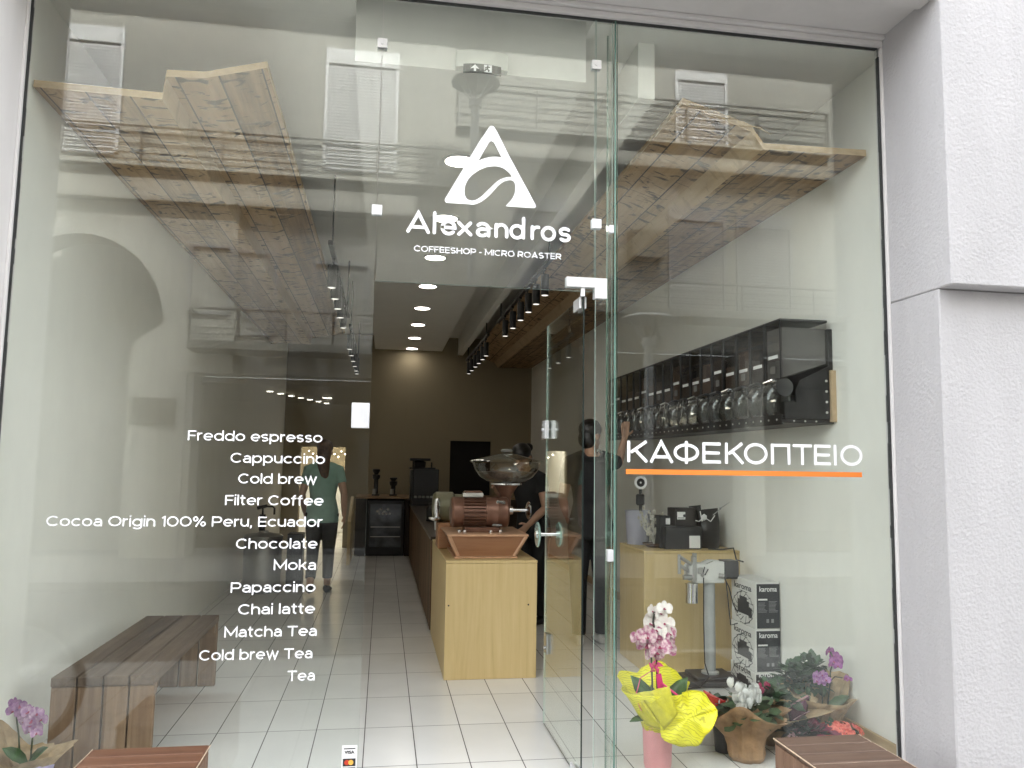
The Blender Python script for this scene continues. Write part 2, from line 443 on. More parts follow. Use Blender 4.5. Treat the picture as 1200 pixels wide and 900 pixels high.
def curve_mesh(splines, thick):
    """closed outlines (holes allowed) filled and given a thickness; returns (verts, faces), flat in XY"""
    cu = bpy.data.curves.new("tmp", 'CURVE'); cu.dimensions = '2D'; cu.fill_mode = 'BOTH'; cu.extrude = thick / 2
    for pts in splines:
        sp = cu.splines.new('POLY'); sp.points.add(len(pts) - 1); sp.use_cyclic_u = True
        for p, q in zip(sp.points, pts): p.co = (q[0], q[1], 0, 1)
    return _to_mesh(cu)
def _to_mesh(cu):
    ob = bpy.data.objects.new("tmp", cu); COL.objects.link(ob)
    dg = bpy.context.evaluated_depsgraph_get()
    me = bpy.data.meshes.new_from_object(ob.evaluated_get(dg))
    v = [tuple(x.co) for x in me.vertices]; f = [tuple(p.vertices) for p in me.polygons]
    bpy.data.objects.remove(ob); bpy.data.meshes.remove(me); bpy.data.curves.remove(cu)
    return v, f
def text_mesh(body, bold=0.0, thick=0.02, spacing=1.0):
    cu = bpy.data.curves.new("tmp", 'FONT'); cu.body = body; cu.size = 1.0; cu.offset = bold; cu.extrude = thick / 2
    cu.space_character = spacing; cu.resolution_u = 4
    return _to_mesh(cu)
def add_text(mb, body, x0, x1, z0, capz, y, bold=0.0, thick=0.0012, spacing=1.0, facing='-Y'):
    """lettering on a vertical plane: spans x0..x1, baseline z0, capital height capz"""
    v, f = text_mesh(body, bold, 0.02, spacing)
    ax = min(p[0] for p in v); bx = max(p[0] for p in v)
    cap = 0.70
    o = []
    for p in v:
        a = x0 + (p[0] - ax) / (bx - ax) * (x1 - x0); h = z0 + p[1] / cap * capz; d = p[2] / 0.02 * thick
        if facing == '-Y': o.append((a, y - d, h))
        elif facing == '-X': o.append((y - d, a, h))
    mb._new(o, f)
    return mb
def ribbon(mb, pts, w, y, thick=0.0012, closed=False, rounded=False):
    """a stroke of even width in the XZ plane, for drawn lettering"""
    v, f = ribbon_mesh(pts, w, thick, closed, rounded)
    mb._new([(a, y - c, b) for a, b, c in v], f)
def ribbon_mesh(pts, w, thick, closed=False, rounded=False):
    P = [Vector(p) for p in pts]; n = len(P); L = []; Rr = []
    for i in range(n):
        a = P[i - 1] if (i > 0 or closed) else None
        b = P[(i + 1) % n] if (i < n - 1 or closed) else None
        d0 = (P[i] - a).normalized() if a is not None else None
        d1 = (b - P[i]).normalized() if b is not None else None
        if d0 is None: d0 = d1
        if d1 is None: d1 = d0
        n0 = Vector((-d0.y, d0.x)); n1 = Vector((-d1.y, d1.x))
        mm = (n0 + n1); mm = mm.normalized() if mm.length > 1e-6 else n0
        k = w / 2 / max(0.35, mm.dot(n0))
        L.append(P[i] + mm * k); Rr.append(P[i] - mm * k)
    if closed:
        polys = [[(x.x, x.y) for x in L], [(x.x, x.y) for x in Rr]]
        return curve_mesh(polys, thick)
    out = list(L)
    def cap(c, frm, to):
        a0 = math.atan2((frm - c).y, (frm - c).x)
        return [c + Vector((math.cos(a0 - PI * t / 6), math.sin(a0 - PI * t / 6))) * (w / 2) for t in range(1, 6)]
    if rounded: out += cap(P[-1], L[-1], Rr[-1])
    out += Rr[::-1]
    if rounded: out += cap(P[0], Rr[0], L[0])
    return curve_mesh([[(q.x, q.y) for q in out]], thick)
def arc(cx, cz, rx, rz, a0, a1, n=14):
    return [(cx + rx * math.cos(R(a0 + (a1 - a0) * i / n)), cz + rz * math.sin(R(a0 + (a1 - a0) * i / n))) for i in range(n + 1)]


# wide even-stroke alphabet for the menu: unit = capital height
SW = 0.155
_h = SW / 2
def _glyphs():
    o = (0.345, 0.31); G = {}
    bowl = (arc(.4225, .39, o[0], o[1], 0, 351, 39), True)
    G['o'] = (.845, [bowl]); G['d'] = (.845, [bowl, ([(.7675, 0), (.7675, 1.03)], False)])
    G['b'] = (.845, [bowl, ([(_h, 0), (_h, 1.03)], False)]); G['p'] = (.845, [bowl, ([(_h, -.25), (_h, .78)], False)])
    G['g'] = (.845, [bowl, ([(.7675, .78), (.7675, 0)] + arc(.4225, -.02, o[0], .19, 0, -150, 12), False)])
    G['c'] = (.77, [(arc(.4225, .39, o[0], o[1], 42, 318, 22), False)])
    G['e'] = (.83, [([(_h + .02, .385)] + [(.75, .385)] + arc(.4225, .39, o[0], o[1], 8, 312, 24), False)])
    G['a'] = (.71, [([(.632, 0), (.632, .43)] + arc(.36, .43, .272, .27, 5, 150, 10), False), ([(.62, .43), (.32, .43)] + arc(.32, .25, .245, .178, 95, 265, 10) + [(.42, .075), (.62, .20)], False)])
    arch = [(_h, .34)] + arc(.37, .42, .2925, .28, 172, 0, 12) + [(.6625, 0)]
    G['n'] = (.74, [([(_h, 0), (_h, .78)], False), (arch, False)]); G['h'] = (.74, [([(_h, 0), (_h, 1.03)], False), (arch, False)])
    G['u'] = (.74, [([(_h, .78), (_h, .36)] + arc(.37, .36, .2925, .28, 188, 352, 12), False), ([(.6625, .78), (.6625, 0)], False)])
    G['r'] = (.46, [([(_h, 0), (_h, .78)], False), ([(_h, .34)] + arc(.36, .42, .28, .28, 172, 75, 8), False)])
    def s_(cx, rx, t, b, W): return (W, [(arc(cx, t[0], rx, t[1], 32, 250, 14) + arc(cx, b[0], rx, b[1], 70, -148, 14), False)])
    G['s'] = s_(.33, .25, (.545, .155), (.235, .158), .66)
    G['i'] = (SW, [([(_h, 0), (_h, .78)], False), ([(_h, .90), (_h, 1.05)], False)]); G['l'] = (SW, [([(_h, 0), (_h, 1.03)], False)])
    G['t'] = (.48, [([(.20, .99), (.20, .26)] + arc(.37, .25, .17, .175, 180, 285, 8), False), ([(0, .705), (.46, .705)], False)])
    G['f'] = (.47, [([(.20, 0), (.20, .78)] + arc(.37, .79, .17, .17, 180, 75, 8), False), ([(0, .705), (.46, .705)], False)])
    G['k'] = (.72, [([(_h, 0), (_h, 1.03)], False), ([(.62, .76), (.12, .30)], False), ([(.30, .46), (.67, .02)], False)])
    G['w'] = (1.14, [([(.07, .78), (.33, .03), (.57, .74), (.81, .03), (1.07, .78)], False)])
    G['C'] = (.98, [(arc(.53, .5, .4525, .4225, 42, 318, 26), False)]); G['O'] = (1.08, [(arc(.54, .5, .4625, .4225, 0, 351, 39), True)]); G['0'] = (1.0, [(arc(.50, .5, .4225, .4225, 0, 351, 39), True)])
    G['E'] = (.74, [([(.74, 1 - _h), (_h, 1 - _h), (_h, _h), (.74, _h)], False), ([(_h, .5), (.69, .5)], False)]); G['F'] = (.72, [([(.72, 1 - _h), (_h, 1 - _h), (_h, 0)], False), ([(_h, .48), (.66, .48)], False)])
    P_ = ([(_h, 1 - _h), (.56, 1 - _h)] + arc(.56, .675, .245, .2475, 85, -85, 12) + [(_h, .4275)], False)
    G['P'] = (.88, [([(_h, 0), (_h, 1)], False), P_]); G['R'] = (.90, [([(_h, 0), (_h, 1)], False), P_, ([(.48, .43), (.82, .02)], False)])
    G['M'] = (1.14, [([(_h, 0), (_h, .93), (.57, .22), (1.0625, .93), (1.0625, 0)], False)])
    G['T'] = (.88, [([(0, 1 - _h), (.88, 1 - _h)], False), ([(.44, .95), (.44, 0)], False)])
    G['A'] = (1.04, [([(.07, 0), (.52, .94), (.97, 0)], False), ([(.22, .27), (.82, .27)], False)]); G['H'] = (.88, [([(_h, 0), (_h, 1)], False), ([(.8025, 0), (.8025, 1)], False), ([(_h, .5), (.80, .5)], False)])
    G['S'] = s_(.41, .33, (.715, .2075), (.29, .2125), .82); G['I'] = (SW, [([(_h, 0), (_h, 1)], False)]); G['-'] = (.36, [([(0, .42), (.36, .42)], False)])
    G['1'] = (.36, [([(.04, .80), (.28, .935), (.28, 0)], False)])
    G['%'] = (1.12, [(arc(.24, .74, .165, .185, 0, 340, 17), True), (arc(.88, .26, .165, .185, 0, 340, 17), True), ([(.85, 1), (.27, 0)], False)])
    G[','] = (.2, [([(.12, .14), (.06, -.16)], False)])
    return G
GLY = _glyphs(); GCACHE = {}
def wide_text(mb, body, x0, x1, z0, cap, y, thick=0.001, gap=0.085, space=0.40, weight=1.0):
    """white vinyl lettering spanning x0..x1 on the plane y"""
    items = []; x = 0
    for ch in body:
        if ch == ' ': x += space; continue
        wd, st = GLY[ch]; items.append((ch, x)); x += wd + gap
    total = x - gap; k = (x1 - x0) / total
    for ch, xo in items:
        if ch not in GCACHE: GCACHE[ch] = [ribbon_mesh(p, SW * weight, .01, c) for p, c in GLY[ch][1]]
        for j, (v, f) in enumerate(GCACHE[ch]):
            mb._new([(x0 + (xo + a) * k, y - c / .01 * thick - j * .00012, z0 + b * cap) for a, b, c in v], f)

# ------------------------------------------------------------------ the setting: ground, street, room
struct("pavement", MB().box(-30, 30, -2.6, 0.12, -0.3, 0.0), PAVE)
struct("road", MB().box(-40, 40, -6.6, -2.6, -0.4, -0.11), ASPH)
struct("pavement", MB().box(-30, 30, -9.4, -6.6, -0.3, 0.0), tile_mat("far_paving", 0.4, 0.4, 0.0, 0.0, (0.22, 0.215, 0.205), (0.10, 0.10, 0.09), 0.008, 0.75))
struct("ground", MB().box(-90, 90, -90, 90, -0.6, -0.41), ASPH)
XL, XR, YB, ZC = -1.69, 2.62, 10.4, 3.46
struct("shop_floor", MB().box(XL, XR, 0.12, YB + 3.4, -0.3, 0.004), TILE)
struct("wall_left", MB().box(XL - 0.25, XL, 0.02, YB + 3.4, -0.3, 3.9), WALLIN)
struct("wall_right", MB().box(XR, XR + 0.25, 0.02, YB + 3.4, -0.3, 3.9), WALLIN)
w = MB()
DX0, DX1 = -1.40, -0.645                      # the passage in the back wall
w.box(DX1, 1.17, YB, YB + 0.2, 0, ZC + .4); w.box(1.90, XR, YB, YB + 0.2, 0, ZC + .4)
w.box(1.17, 1.90, YB, YB + 0.2, 1.87, ZC + .4)
w.box(XL, DX0, YB, YB + 0.2, 0, ZC + .4); w.box(DX0, DX1, YB, YB + 0.2, 1.72, ZC + .4)
w.m(1).box(1.17, 1.90, YB + 0.12, YB + 0.2, 0, 1.87); w.m(0)  # black sheet stands in for the darkness of the doorway
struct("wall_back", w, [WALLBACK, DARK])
w = MB(); w.box(XL, XR, YB + 3.2, YB + 3.4, 0, ZC); w.box(0.9, 1.0, YB + .2, YB + 3.2, 0, ZC)
struct("wall_passage", w, WALLBACK)
# ceiling: a low middle strip, two raised coves beside it with closed ends, and the sides
c = MB()
YF = 0.16
c.box(-0.20, 0.985, YF, YB, ZC, ZC + 0.12)
c.box(XL, -0.20, 0.025, YB, ZC + 0.25, ZC + 0.36); c.box(0.985, XR, 0.025, YB, ZC + 0.25, ZC + 0.36)
c.box(1.27, 1.36, YF, YB, 3.40, ZC + 0.249)
c.box(XL, XR, 0.02, YB + 3.4, 3.86, 3.95)
c.box(-0.20, 0.985, YF, YF + 0.03, ZC + 0.1205, 3.859)
c.box(XL, XR, YB + 0.2, YB + 3.4, 2.6, 2.7)
struct("ceiling", c, CEILM)
sk = MB(); sk.box(XR - 0.016, XR, 0.03, YB, 0.004, 0.085, 0.003)
tag(sk.obj("skirting_board", SKIRT), "pale oak skirting strip along the foot of the right wall", "skirting board")

# ------------------------------------------------------------------ the shopfront itself
GX0, GX1, GZ1 = -1.625, 2.55, 3.715
fac = thing("shop_facade", "white roughcast shopfront around the glass, with a stepped pier on the right", "building", (0, -0.2, 0))
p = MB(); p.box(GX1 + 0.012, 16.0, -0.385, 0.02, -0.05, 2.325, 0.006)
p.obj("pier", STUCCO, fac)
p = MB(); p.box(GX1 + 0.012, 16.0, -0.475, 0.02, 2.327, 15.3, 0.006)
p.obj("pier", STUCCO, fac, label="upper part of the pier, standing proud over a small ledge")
p = MB(); p.box(-16.0, GX0 - 0.012, -0.45, 0.02, -0.05, 14.08, 0.006); p.obj("pier", SMOOTHWHITE, fac)
p = MB(); p.box(GX0 - 0.012, GX1 + 0.012, -0.47, 0.02, GZ1 + 0.055, 14.08)
p.box(1.0, GX1 + 0.011, -0.469, 0.02, 14.081, 15.3)  # unseen step in height, shaped to set the shadow line opposite
p.box(GX0 - 0.3, GX1 + 0.3, 0.021, 14.0, 3.96, 14.0)  # unseen mass overhead, added to keep the sun out of the room
p.box(GX0 - 0.012, GX1 + 0.012, -0.33, -0.315, GZ1 + 0.040, GZ1 + 0.0548)
p.box(GX0 - 0.012, GX1 + 0.012, -0.47, -0.33, GZ1 + 0.030, GZ1 + 0.0546, 0.004)
p.obj("lintel", SMOOTHWHITE, fac)
p = MB()
p.box(GX0 - 0.011, GX1 + 0.011, -0.035, 0.03, GZ1, GZ1 + 0.030, 0.004)
p.box(GX0 - 0.011, GX1 + 0.011, -0.055, 0.03, GZ1 + 0.031, GZ1 + 0.0535, 0.003)
p.box(GX1 + 0.0, GX1 + 0.0115, -0.03, 0.03, 0.0, GZ1 - 0.001, 0.002)
p.box(GX0 - 0.0115, GX0 - 0.0, -0.03, 0.03, 0.0, GZ1 - 0.001, 0.002)
p.obj("window_frame", SMOOTHWHITE, fac)
p = MB(); random.seed(3)
z = 0.02
while z < GZ1 - 0.06:
    h = random.uniform(0.04, 0.14)
    p.box(GX1 - random.uniform(0.0035, 0.008), GX1 - 0.0004, -0.0125, 0.010, z, min(z + h, GZ1 - 0.01))
    p.box(GX0 + 0.0004, GX0 + random.uniform(0.003, 0.006), -0.0125, 0.010, z, min(z + h, GZ1 - 0.01))
    z += h + 0.0005
p.box(GX0 + 0.008, GX1 - 0.008, -0.0125, 0.010, GZ1 - 0.005, GZ1 - 0.0004)
p.obj("sealant", mat("grey_sealant", (0.035, 0.036, 0.036), 0.7), fac)

# ------------------------------------------------------------------ glass: two big panes, transom, fin, strip, open door
def pane(mb, x0, x1, z0, z1, y0=-0.006, y1=0.006):
    """sheet of glass: clear faces (slot 0), green cut edges (slot 1)"""
    v = [(x, y, z) for x in (x0, x1) for y in (y0, y1) for z in (z0, z1)]
    mb.m(0)._new([v[i] for i in (0, 4, 5, 1)], [(0, 1, 2, 3)]); mb._new([v[i] for i in (2, 3, 7, 6)], [(0, 1, 2, 3)])
    mb.m(1)
    for q in ((0, 1, 3, 2), (4, 6, 7, 5), (0, 2, 6, 4), (1, 5, 7, 3)): mb._new([v[i] for i in q], [(0, 1, 2, 3)])
    mb.m(0)
    return mb
def ptag(o, lab): return tag(o, lab, "glass pane")
PL = thing("shop_window", "large left window pane carrying the white drinks menu", "shop window", (GX0, 0, 0))
pane(MB(), GX0, -0.066, 0.004, GZ1).obj("sheet", [GLASS, EDGE_PALE], PL, smooth=0)
MENU = [('Freddo espresso', -0.853, -0.273, 1.554), ('Cappuccino', -0.668, -0.258, 1.458), ('Cold brew', -0.631, -0.290, 1.367), ('Filter Coffee', -0.682, -0.258, 1.272),
        ('Cocoa Origin 100% Peru, Ecuador', -1.406, -0.258, 1.178), ('Chocolate', -0.627, -0.277, 1.082), ('Moka', -0.462, -0.279, 0.989), ('Papaccino', -0.640, -0.278, 0.893),
        ('Chai latte', -0.604, -0.277, 0.799), ('Matcha Tea', -0.657, -0.265, 0.703), ('Cold brew Tea', -0.756, -0.280, 0.607), ('Tea', -0.383, -0.266, 0.512)]
for t, a, b, z in MENU:
    q = MB(); wide_text(q, t, a, b, z, 0.0445, -0.0072, weight=.88)
    q.obj("menu_line", WHITE, PL, smooth=0)
q = MB(); q.box(-0.148, -0.0675, -0.019, -0.0065, 1.624, 1.739, 0.002); q.box(-0.148, -0.0675, 0.0065, 0.019, 1.624, 1.739, 0.002)
q.obj("strike_plate", FITTING, PL)
st = MB(); st.box(-0.138, -0.072, -0.0075, -0.0065, 0.10, 0.232)
st = st.obj("card_sticker", PAPER, PL)
q = MB(); add_text(q, "VISA", -0.127, -0.083, 0.197, 0.012, -0.0084, bold=0.03, thick=0.0006); q.box(-0.130, -0.080, -0.0088, -0.0080, 0.216, 0.220)
q.obj("lettering", CARDK, st, smooth=0)
for zz, ca, cb in ((0.160, (0.55, 0.05, 0.02), (0.85, 0.45, 0.08)), (0.122, (0.45, 0.05, 0.10), (0.05, 0.30, 0.75))):
    q = MB(); q.box(-0.132, -0.078, -0.0088, -0.0078, zz - 0.016, zz + 0.016); q.obj("card_emblem", CARDK, st)
    q = MB(); q.cyl((-0.115, -0.0095, zz), (-0.115, -0.0089, zz), 0.011, n=20); q.obj("emblem_disc", mat("disc%.2f" % ca[0], ca, 0.5), st)
    q = MB(); q.cyl((-0.098, -0.0101, zz), (-0.098, -0.0096, zz), 0.011, n=20); q.obj("emblem_disc", mat("discb%.2f" % cb[1], cb, 0.5), st)

PR = thing("shop_window", "large right window pane lettered ΚΑΦΕΚΟΠΤΕΙΟ over an orange line", "shop window", (GX1, 0, 0))
pane(MB(), 1.108, GX1, 0.004, GZ1).obj("sheet", [GLASS, EDGE], PR, smooth=0)
# lettering drawn with strokes: K A Φ E K O Π T E I O ; spans X 1.158 .. 2.388, baseline 1.489, height 0.102
q = MB(); H = 0.102; Wd = 0.0145; zb = 1.489; sy = -0.0074
def LX(px): return 1.158 + (px - 38) / (1157 - 38) * 1.230
def st_(pts, closed=False):
    global sy
    ribbon(q, [(x, zb + z * H) for x, z in pts], Wd, sy, 0.0010, closed); sy -= 0.00012
hw = Wd / 2; e = hw / H
def K_(a, b):
    st_([(LX(a) + hw, 0), (LX(a) + hw, 1)]); st_([(LX(b) - hw * 1.2, 1 - e * .2), (LX(a) + hw * 2.4, 0.46)]); st_([(LX(a) + (LX(b) - LX(a)) * 0.40, 0.56), (LX(b) - hw * .8, e * .2)])
def E_(a, b):
    x0, x1 = LX(a) + hw, LX(b)
    st_([(x1, 1 - e), (x0, 1 - e), (x0, e), (x1, e)]); st_([(x0 + hw, 0.5), (x1 - 0.006, 0.5)])
def O_(a, b, k=1.0):
    x0, x1 = LX(a) + hw, LX(b) - hw
    st_(arc((x0 + x1) / 2, 0.5, (x1 - x0) / 2, (0.5 - e) * k + 0.01, 0, 360 - 360 / 40, 39), True)
K_(38, 133)
st_([(LX(145), 0), (LX(193), 1 - e * .4), (LX(243), 0)]); st_([(LX(163), 0.27), (LX(224), 0.27)])
O_(250, 368, 0.80); st_([(LX(309), -0.04), (LX(309), 1.04)])
E_(384, 470); K_(490, 580); O_(580, 692)
st_([(LX(709) + hw, 0), (LX(709) + hw, 1 - e), (LX(802) - hw, 1 - e), (LX(802) - hw, 0)])
st_([(LX(815), 1 - e), (LX(908), 1 - e)]); st_([(LX(861), 0), (LX(861), 1 - 2 * e)])
E_(918, 1000); st_([(LX(1015) + hw, 0), (LX(1015) + hw, 1)]); O_(1048, 1157)
q.obj("shop_lettering", WHITE, PR, smooth=0)
q = MB(); q.box(1.151, 2.384, -0.0084, -0.0065, 1.4315, 1.4560); q.obj("orange_line", ORANGE, PR)

TR = thing("glass_transom", "glass panel over the doorway with the white Alexandros logo", "glass panel", (0.45, 0, 2.9))
pane(MB(), -0.062, 0.992, 2.312, GZ1).obj("sheet", [GLASS, EDGE_PALE], TR, smooth=0)
outer = [(0.4588, 3.0972), (0.4645, 3.1055), (0.4715, 3.1082), (0.4785, 3.1075), (0.4849, 3.1024), (0.4999, 3.0797), (0.5631, 2.9592), (0.6412, 2.8221), (0.694, 2.7278), (0.6953, 2.7178), (0.6925, 2.7120), (0.6866, 2.7095), (0.5467, 2.7101), (0.5695, 2.737), (0.5800, 2.7515), (0.5865, 2.7648), (0.5912, 2.780), (0.5936, 2.7949), (0.5940, 2.811), (0.5915, 2.8244), (0.5880, 2.8330), (0.5825, 2.8386), (0.5745, 2.8412), (0.565, 2.8415), (0.551, 2.838), (0.536, 2.8322), (0.521, 2.821), (0.5074, 2.8082), (0.4791, 2.772), (0.462, 2.753), (0.4452, 2.7372), (0.432, 2.726), (0.4169, 2.7177), (0.401, 2.710), (0.3856, 2.7067), (0.3541, 2.7080), (0.2661, 2.7073), (0.2590, 2.7090), (0.2546, 2.7135), (0.2530, 2.720), (0.2543, 2.7269), (0.3335, 2.8733), (0.411, 3.0186)]
hole1 = [(0.4099, 2.9264), (0.4602, 3.0214), (0.4655, 3.0275), (0.4716, 3.0295), (0.4785, 3.0285), (0.4851, 3.0246), (0.5236, 2.9513), (0.506, 2.9535), (0.4875, 2.9533), (0.467, 2.950), (0.4471, 2.9441), (0.428, 2.936)]
hole2 = [(0.3473, 2.7626), (0.3468, 2.780), (0.3494, 2.798), (0.356, 2.817), (0.3658, 2.8345), (0.380, 2.852), (0.3967, 2.8662), (0.416, 2.881), (0.4366, 2.8911), (0.456, 2.900), (0.4768, 2.9037), (0.495, 2.906), (0.5116, 2.9046), (0.529, 2.900), (0.5438, 2.8922), (0.560, 2.880), (0.5733, 2.8647), (0.5745, 2.860), (0.5717, 2.8574), (0.553, 2.856), (0.5357, 2.85), (0.519, 2.842), (0.5041, 2.8311), (0.4757, 2.8012), (0.460, 2.784), (0.4447, 2.7666), (0.431, 2.752), (0.4164, 2.7411), (0.402, 2.731), (0.388, 2.7274), (0.376, 2.727), (0.3651, 2.7305), (0.357, 2.736), (0.3534, 2.7426), (0.349, 2.752)]
v, f = curve_mesh([outer, hole1, hole2], 0.0012)
q = MB(); q._new([(a, -0.0074 - c_, b) for a, b, c_ in v], f); q.obj("logo_emblem", WHITE, TR, smooth=0)
# Alexandros, drawn with round-ended strokes; unit = capital height 0.105, X from 0.074 to 0.872
q = MB(); u = 0.105; X0 = 0.074; Zb = 2.549; sy = -0.0074; kx = (0.872 - 0.074) / (7.72 * u)
def sa(pts, closed=False):
    global sy
    ribbon(q, [(X0 + x * u * kx, Zb + z * u) for x, z in pts], 0.155 * u, sy, 0.0010, closed, True); sy -= 0.00012
sa([(.09, .09), (.55, .95), (1.01, .09)]); sa([(.24, .30), (.86, .30)])
sa([(1.29, 1.00), (1.29, .09)])
sa([(1.66, .37)] + arc(1.94, .36, .285, .285, 0, 318, 22)); sy -= 0.0002
sa([(2.40, .63), (2.97, .09)]); sa([(2.95, .63), (2.42, .09)])
sa([(3.80, .09), (3.80, .40)] + arc(3.52, .40, .28, .245, 0, 140, 9)); sa([(3.80, .37), (3.56, .39)] + arc(3.50, .235, .215, .155, 80, 325, 12))
sa([(4.15, .09), (4.15, .64)]); sa([(4.15, .38)] + arc(4.40, .38, .25, .265, 170, 0, 10) + [(4.65, .09)])
sa(arc(5.14, .36, .285, .285, 0, 351, 26), True); sa([(5.44, 1.00), (5.44, .09)])
sa([(5.86, .09), (5.86, .64)]); sa([(5.86, .36)] + arc(6.10, .36, .24, .275, 175, 75, 6))
sa(arc(6.63, .36, .285, .285, 0, 351, 26), True)
sa(arc(7.42, .495, .215, .150, 35, 235, 10) + [(7.42, .36)] + arc(7.42, .225, .215, .145, 60, -145, 10))
q.obj("logo_name", WHITE, TR, smooth=0)
q = MB(); wide_text(q, "COFFEESHOP - MICRO ROASTER", 0.114, 0.825, 2.4625, 0.029, -0.0074, gap=.11); q.obj("logo_caption", WHITE, TR, smooth=0)
def clamp(x, z, par, w=0.024):
    q = MB(); q.box(x - w, x + w, -0.017, -0.0064, z - w, z + w, 0.002); q.box(x - w, x + w, 0.0064, 0.017, z - w, z + w, 0.002)
    q.cyl((x, -0.0200, z), (x, -0.0168, z), 0.0085, n=12)
    q.obj("glass_clamp", FITTING, par)
for x, z in ((-0.064, 2.650), (1.0, 2.651), (-0.064, 3.473), (0.996, 3.469)): clamp(x, z, TR)
q = MB(); q.prism([(0.85, 2.378), (1.051, 2.378), (1.051, 2.278), (0.990, 2.278), (0.990, 2.330), (0.85, 2.330)], -0.020, -0.0065, 'XZ')
q.prism([(0.85, 2.378), (1.051, 2.378), (1.051, 2.278), (0.990, 2.278), (0.990, 2.330), (0.85, 2.330)], 0.0065, 0.020, 'XZ')
q.cyl((0.935, 0.0, 2.288), (0.935, 0.0, 2.33), 0.012, n=12)
q.obj("pivot_bracket", FITTING, TR)

ST = thing("glass_strip", "narrow upright glass strip between the door and the right pane", "glass panel", (1.04, 0, 0))
pane(MB(), 0.998, 1.082, 0.004, GZ1).obj("sheet", [GLASS, EDGE_PALE], ST, smooth=0)
FN = thing("glass_fin", "thin upright glass fin with green edges stiffening the front", "glass fin", (1.095, 0.06, 0))
q = MB(); q.m(1)
q.box(1.0895, 1.0985, -0.012, -0.0105, 0.004, GZ1); q.box(1.0895, 1.0985, 0.13, 0.1315, 0.004, GZ1)
q.m(0).box(1.0890, 1.0990, -0.0104, 0.1299, 0.004, GZ1)
q.obj("sheet", [GLASS, EDGE], FN, smooth=0)
q = MB(); q.box(1.060, 1.0880, -0.019, 0.019, 1.02, 1.075, 0.002); q.obj("glass_clamp", FITTING, FN)
q = MB(); q.box(1.065, 1.0880, -0.014, 0.014, 2.61, 2.65, 0.002); q.obj("glass_clamp", FITTING, FN)

# the door leaf stands open into the shop, at right angles to the front
DR = thing("glass_door", "frameless glass door standing open inward with round steel pulls", "door", (0.955, 0.0, 0))
dy1 = 0.885
v = MB(); x0, x1 = 0.9425, 0.950
def dp(mb, *c): mb._new(list(c), [(0, 1, 2, 3)])
v.m(0); dp(v, (x0, 0.02, 0.012), (x0, dy1, 0.012), (x0, dy1, 2.292), (x0, 0.02, 2.292)); dp(v, (x1, 0.02, 0.012), (x1, dy1, 0.012), (x1, dy1, 2.292), (x1, 0.02, 2.292))
v.m(1); dp(v, (x0, 0.02, 0.012), (x1, 0.02, 0.012), (x1, 0.02, 2.292), (x0, 0.02, 2.292)); dp(v, (x0, 0.02, 2.292), (x1, 0.02, 2.292), (x1, dy1, 2.292), (x0, dy1, 2.292)); dp(v, (x0, 0.02, 0.012), (x1, 0.02, 0.012), (x1, dy1, 0.012), (x0, dy1, 0.012))
v.m(2); dp(v, (x0, dy1, 0.012), (x1, dy1, 0.012), (x1, dy1, 2.292), (x0, dy1, 2.292))
v.obj("sheet", [GLASS, mat("glass_edge_dark", (0.012, 0.02, 0.018), 0.15), EDGE_PALE], DR, smooth=0)
HY = 0.80
h = MB(); h.cyl((0.87, HY, 1.075), (1.02, HY, 1.075), 0.010, n=14)
for xx in (0.885, 1.003): h.cyl((xx - 0.014, HY, 1.075), (xx + 0.014, HY, 1.075), 0.021, n=16)
h = h.obj("handle", CHROME, DR)
for xx in (0.882, 1.006):
    d = MB(); d.lathe((xx, HY, 1.075), [(0.001, -0.006), (0.066, -0.006), (0.072, 0.0), (0.066, 0.006), (0.001, 0.006)], n=36, axis='X'); d.obj("pull_disc", [mat("green_glass_disc", (0.45, 0.62, 0.55), 0.06, 0.6, var=0.1, scale=30)], h)
for zz in (1.672,):
    q = MB(); q.box(0.912, 0.9365, HY - 0.03, HY + 0.05, zz - 0.052, zz + 0.052, 0.003); q.box(0.9515, 0.976, HY - 0.03, HY + 0.05, zz - 0.052, zz + 0.052, 0.003)
    q.cyl((0.898, HY, zz), (0.990, HY, zz), 0.008, n=12); q.obj("lock_case", FITTING, DR)
q = MB(); q.box(0.929, 0.942, HY - 0.05, HY + 0.02, 0.42, 0.53, 0.002); q.box(0.9505, 0.963, HY - 0.05, HY + 0.02, 0.42, 0.53, 0.002); q.cyl((0.920, HY - .015, .45), (0.929, HY - .015, .45), .010, n=12); q.obj('lock_case', STEEL, DR)
q = MB(); q.box(0.926, 0.9375, 0.03, 0.16, 2.235, 2.293, 0.002); q.box(0.9505, 0.962, 0.03, 0.16, 2.235, 2.293, 0.002); q.obj("patch_hinge", FITTING, DR)
q = MB(); q.box(0.926, 0.9375, 0.03, 0.16, 0.010, 0.06, 0.002); q.box(0.9505, 0.962, 0.03, 0.16, 0.010, 0.06, 0.002); q.obj("patch_hinge", FITTING, DR)

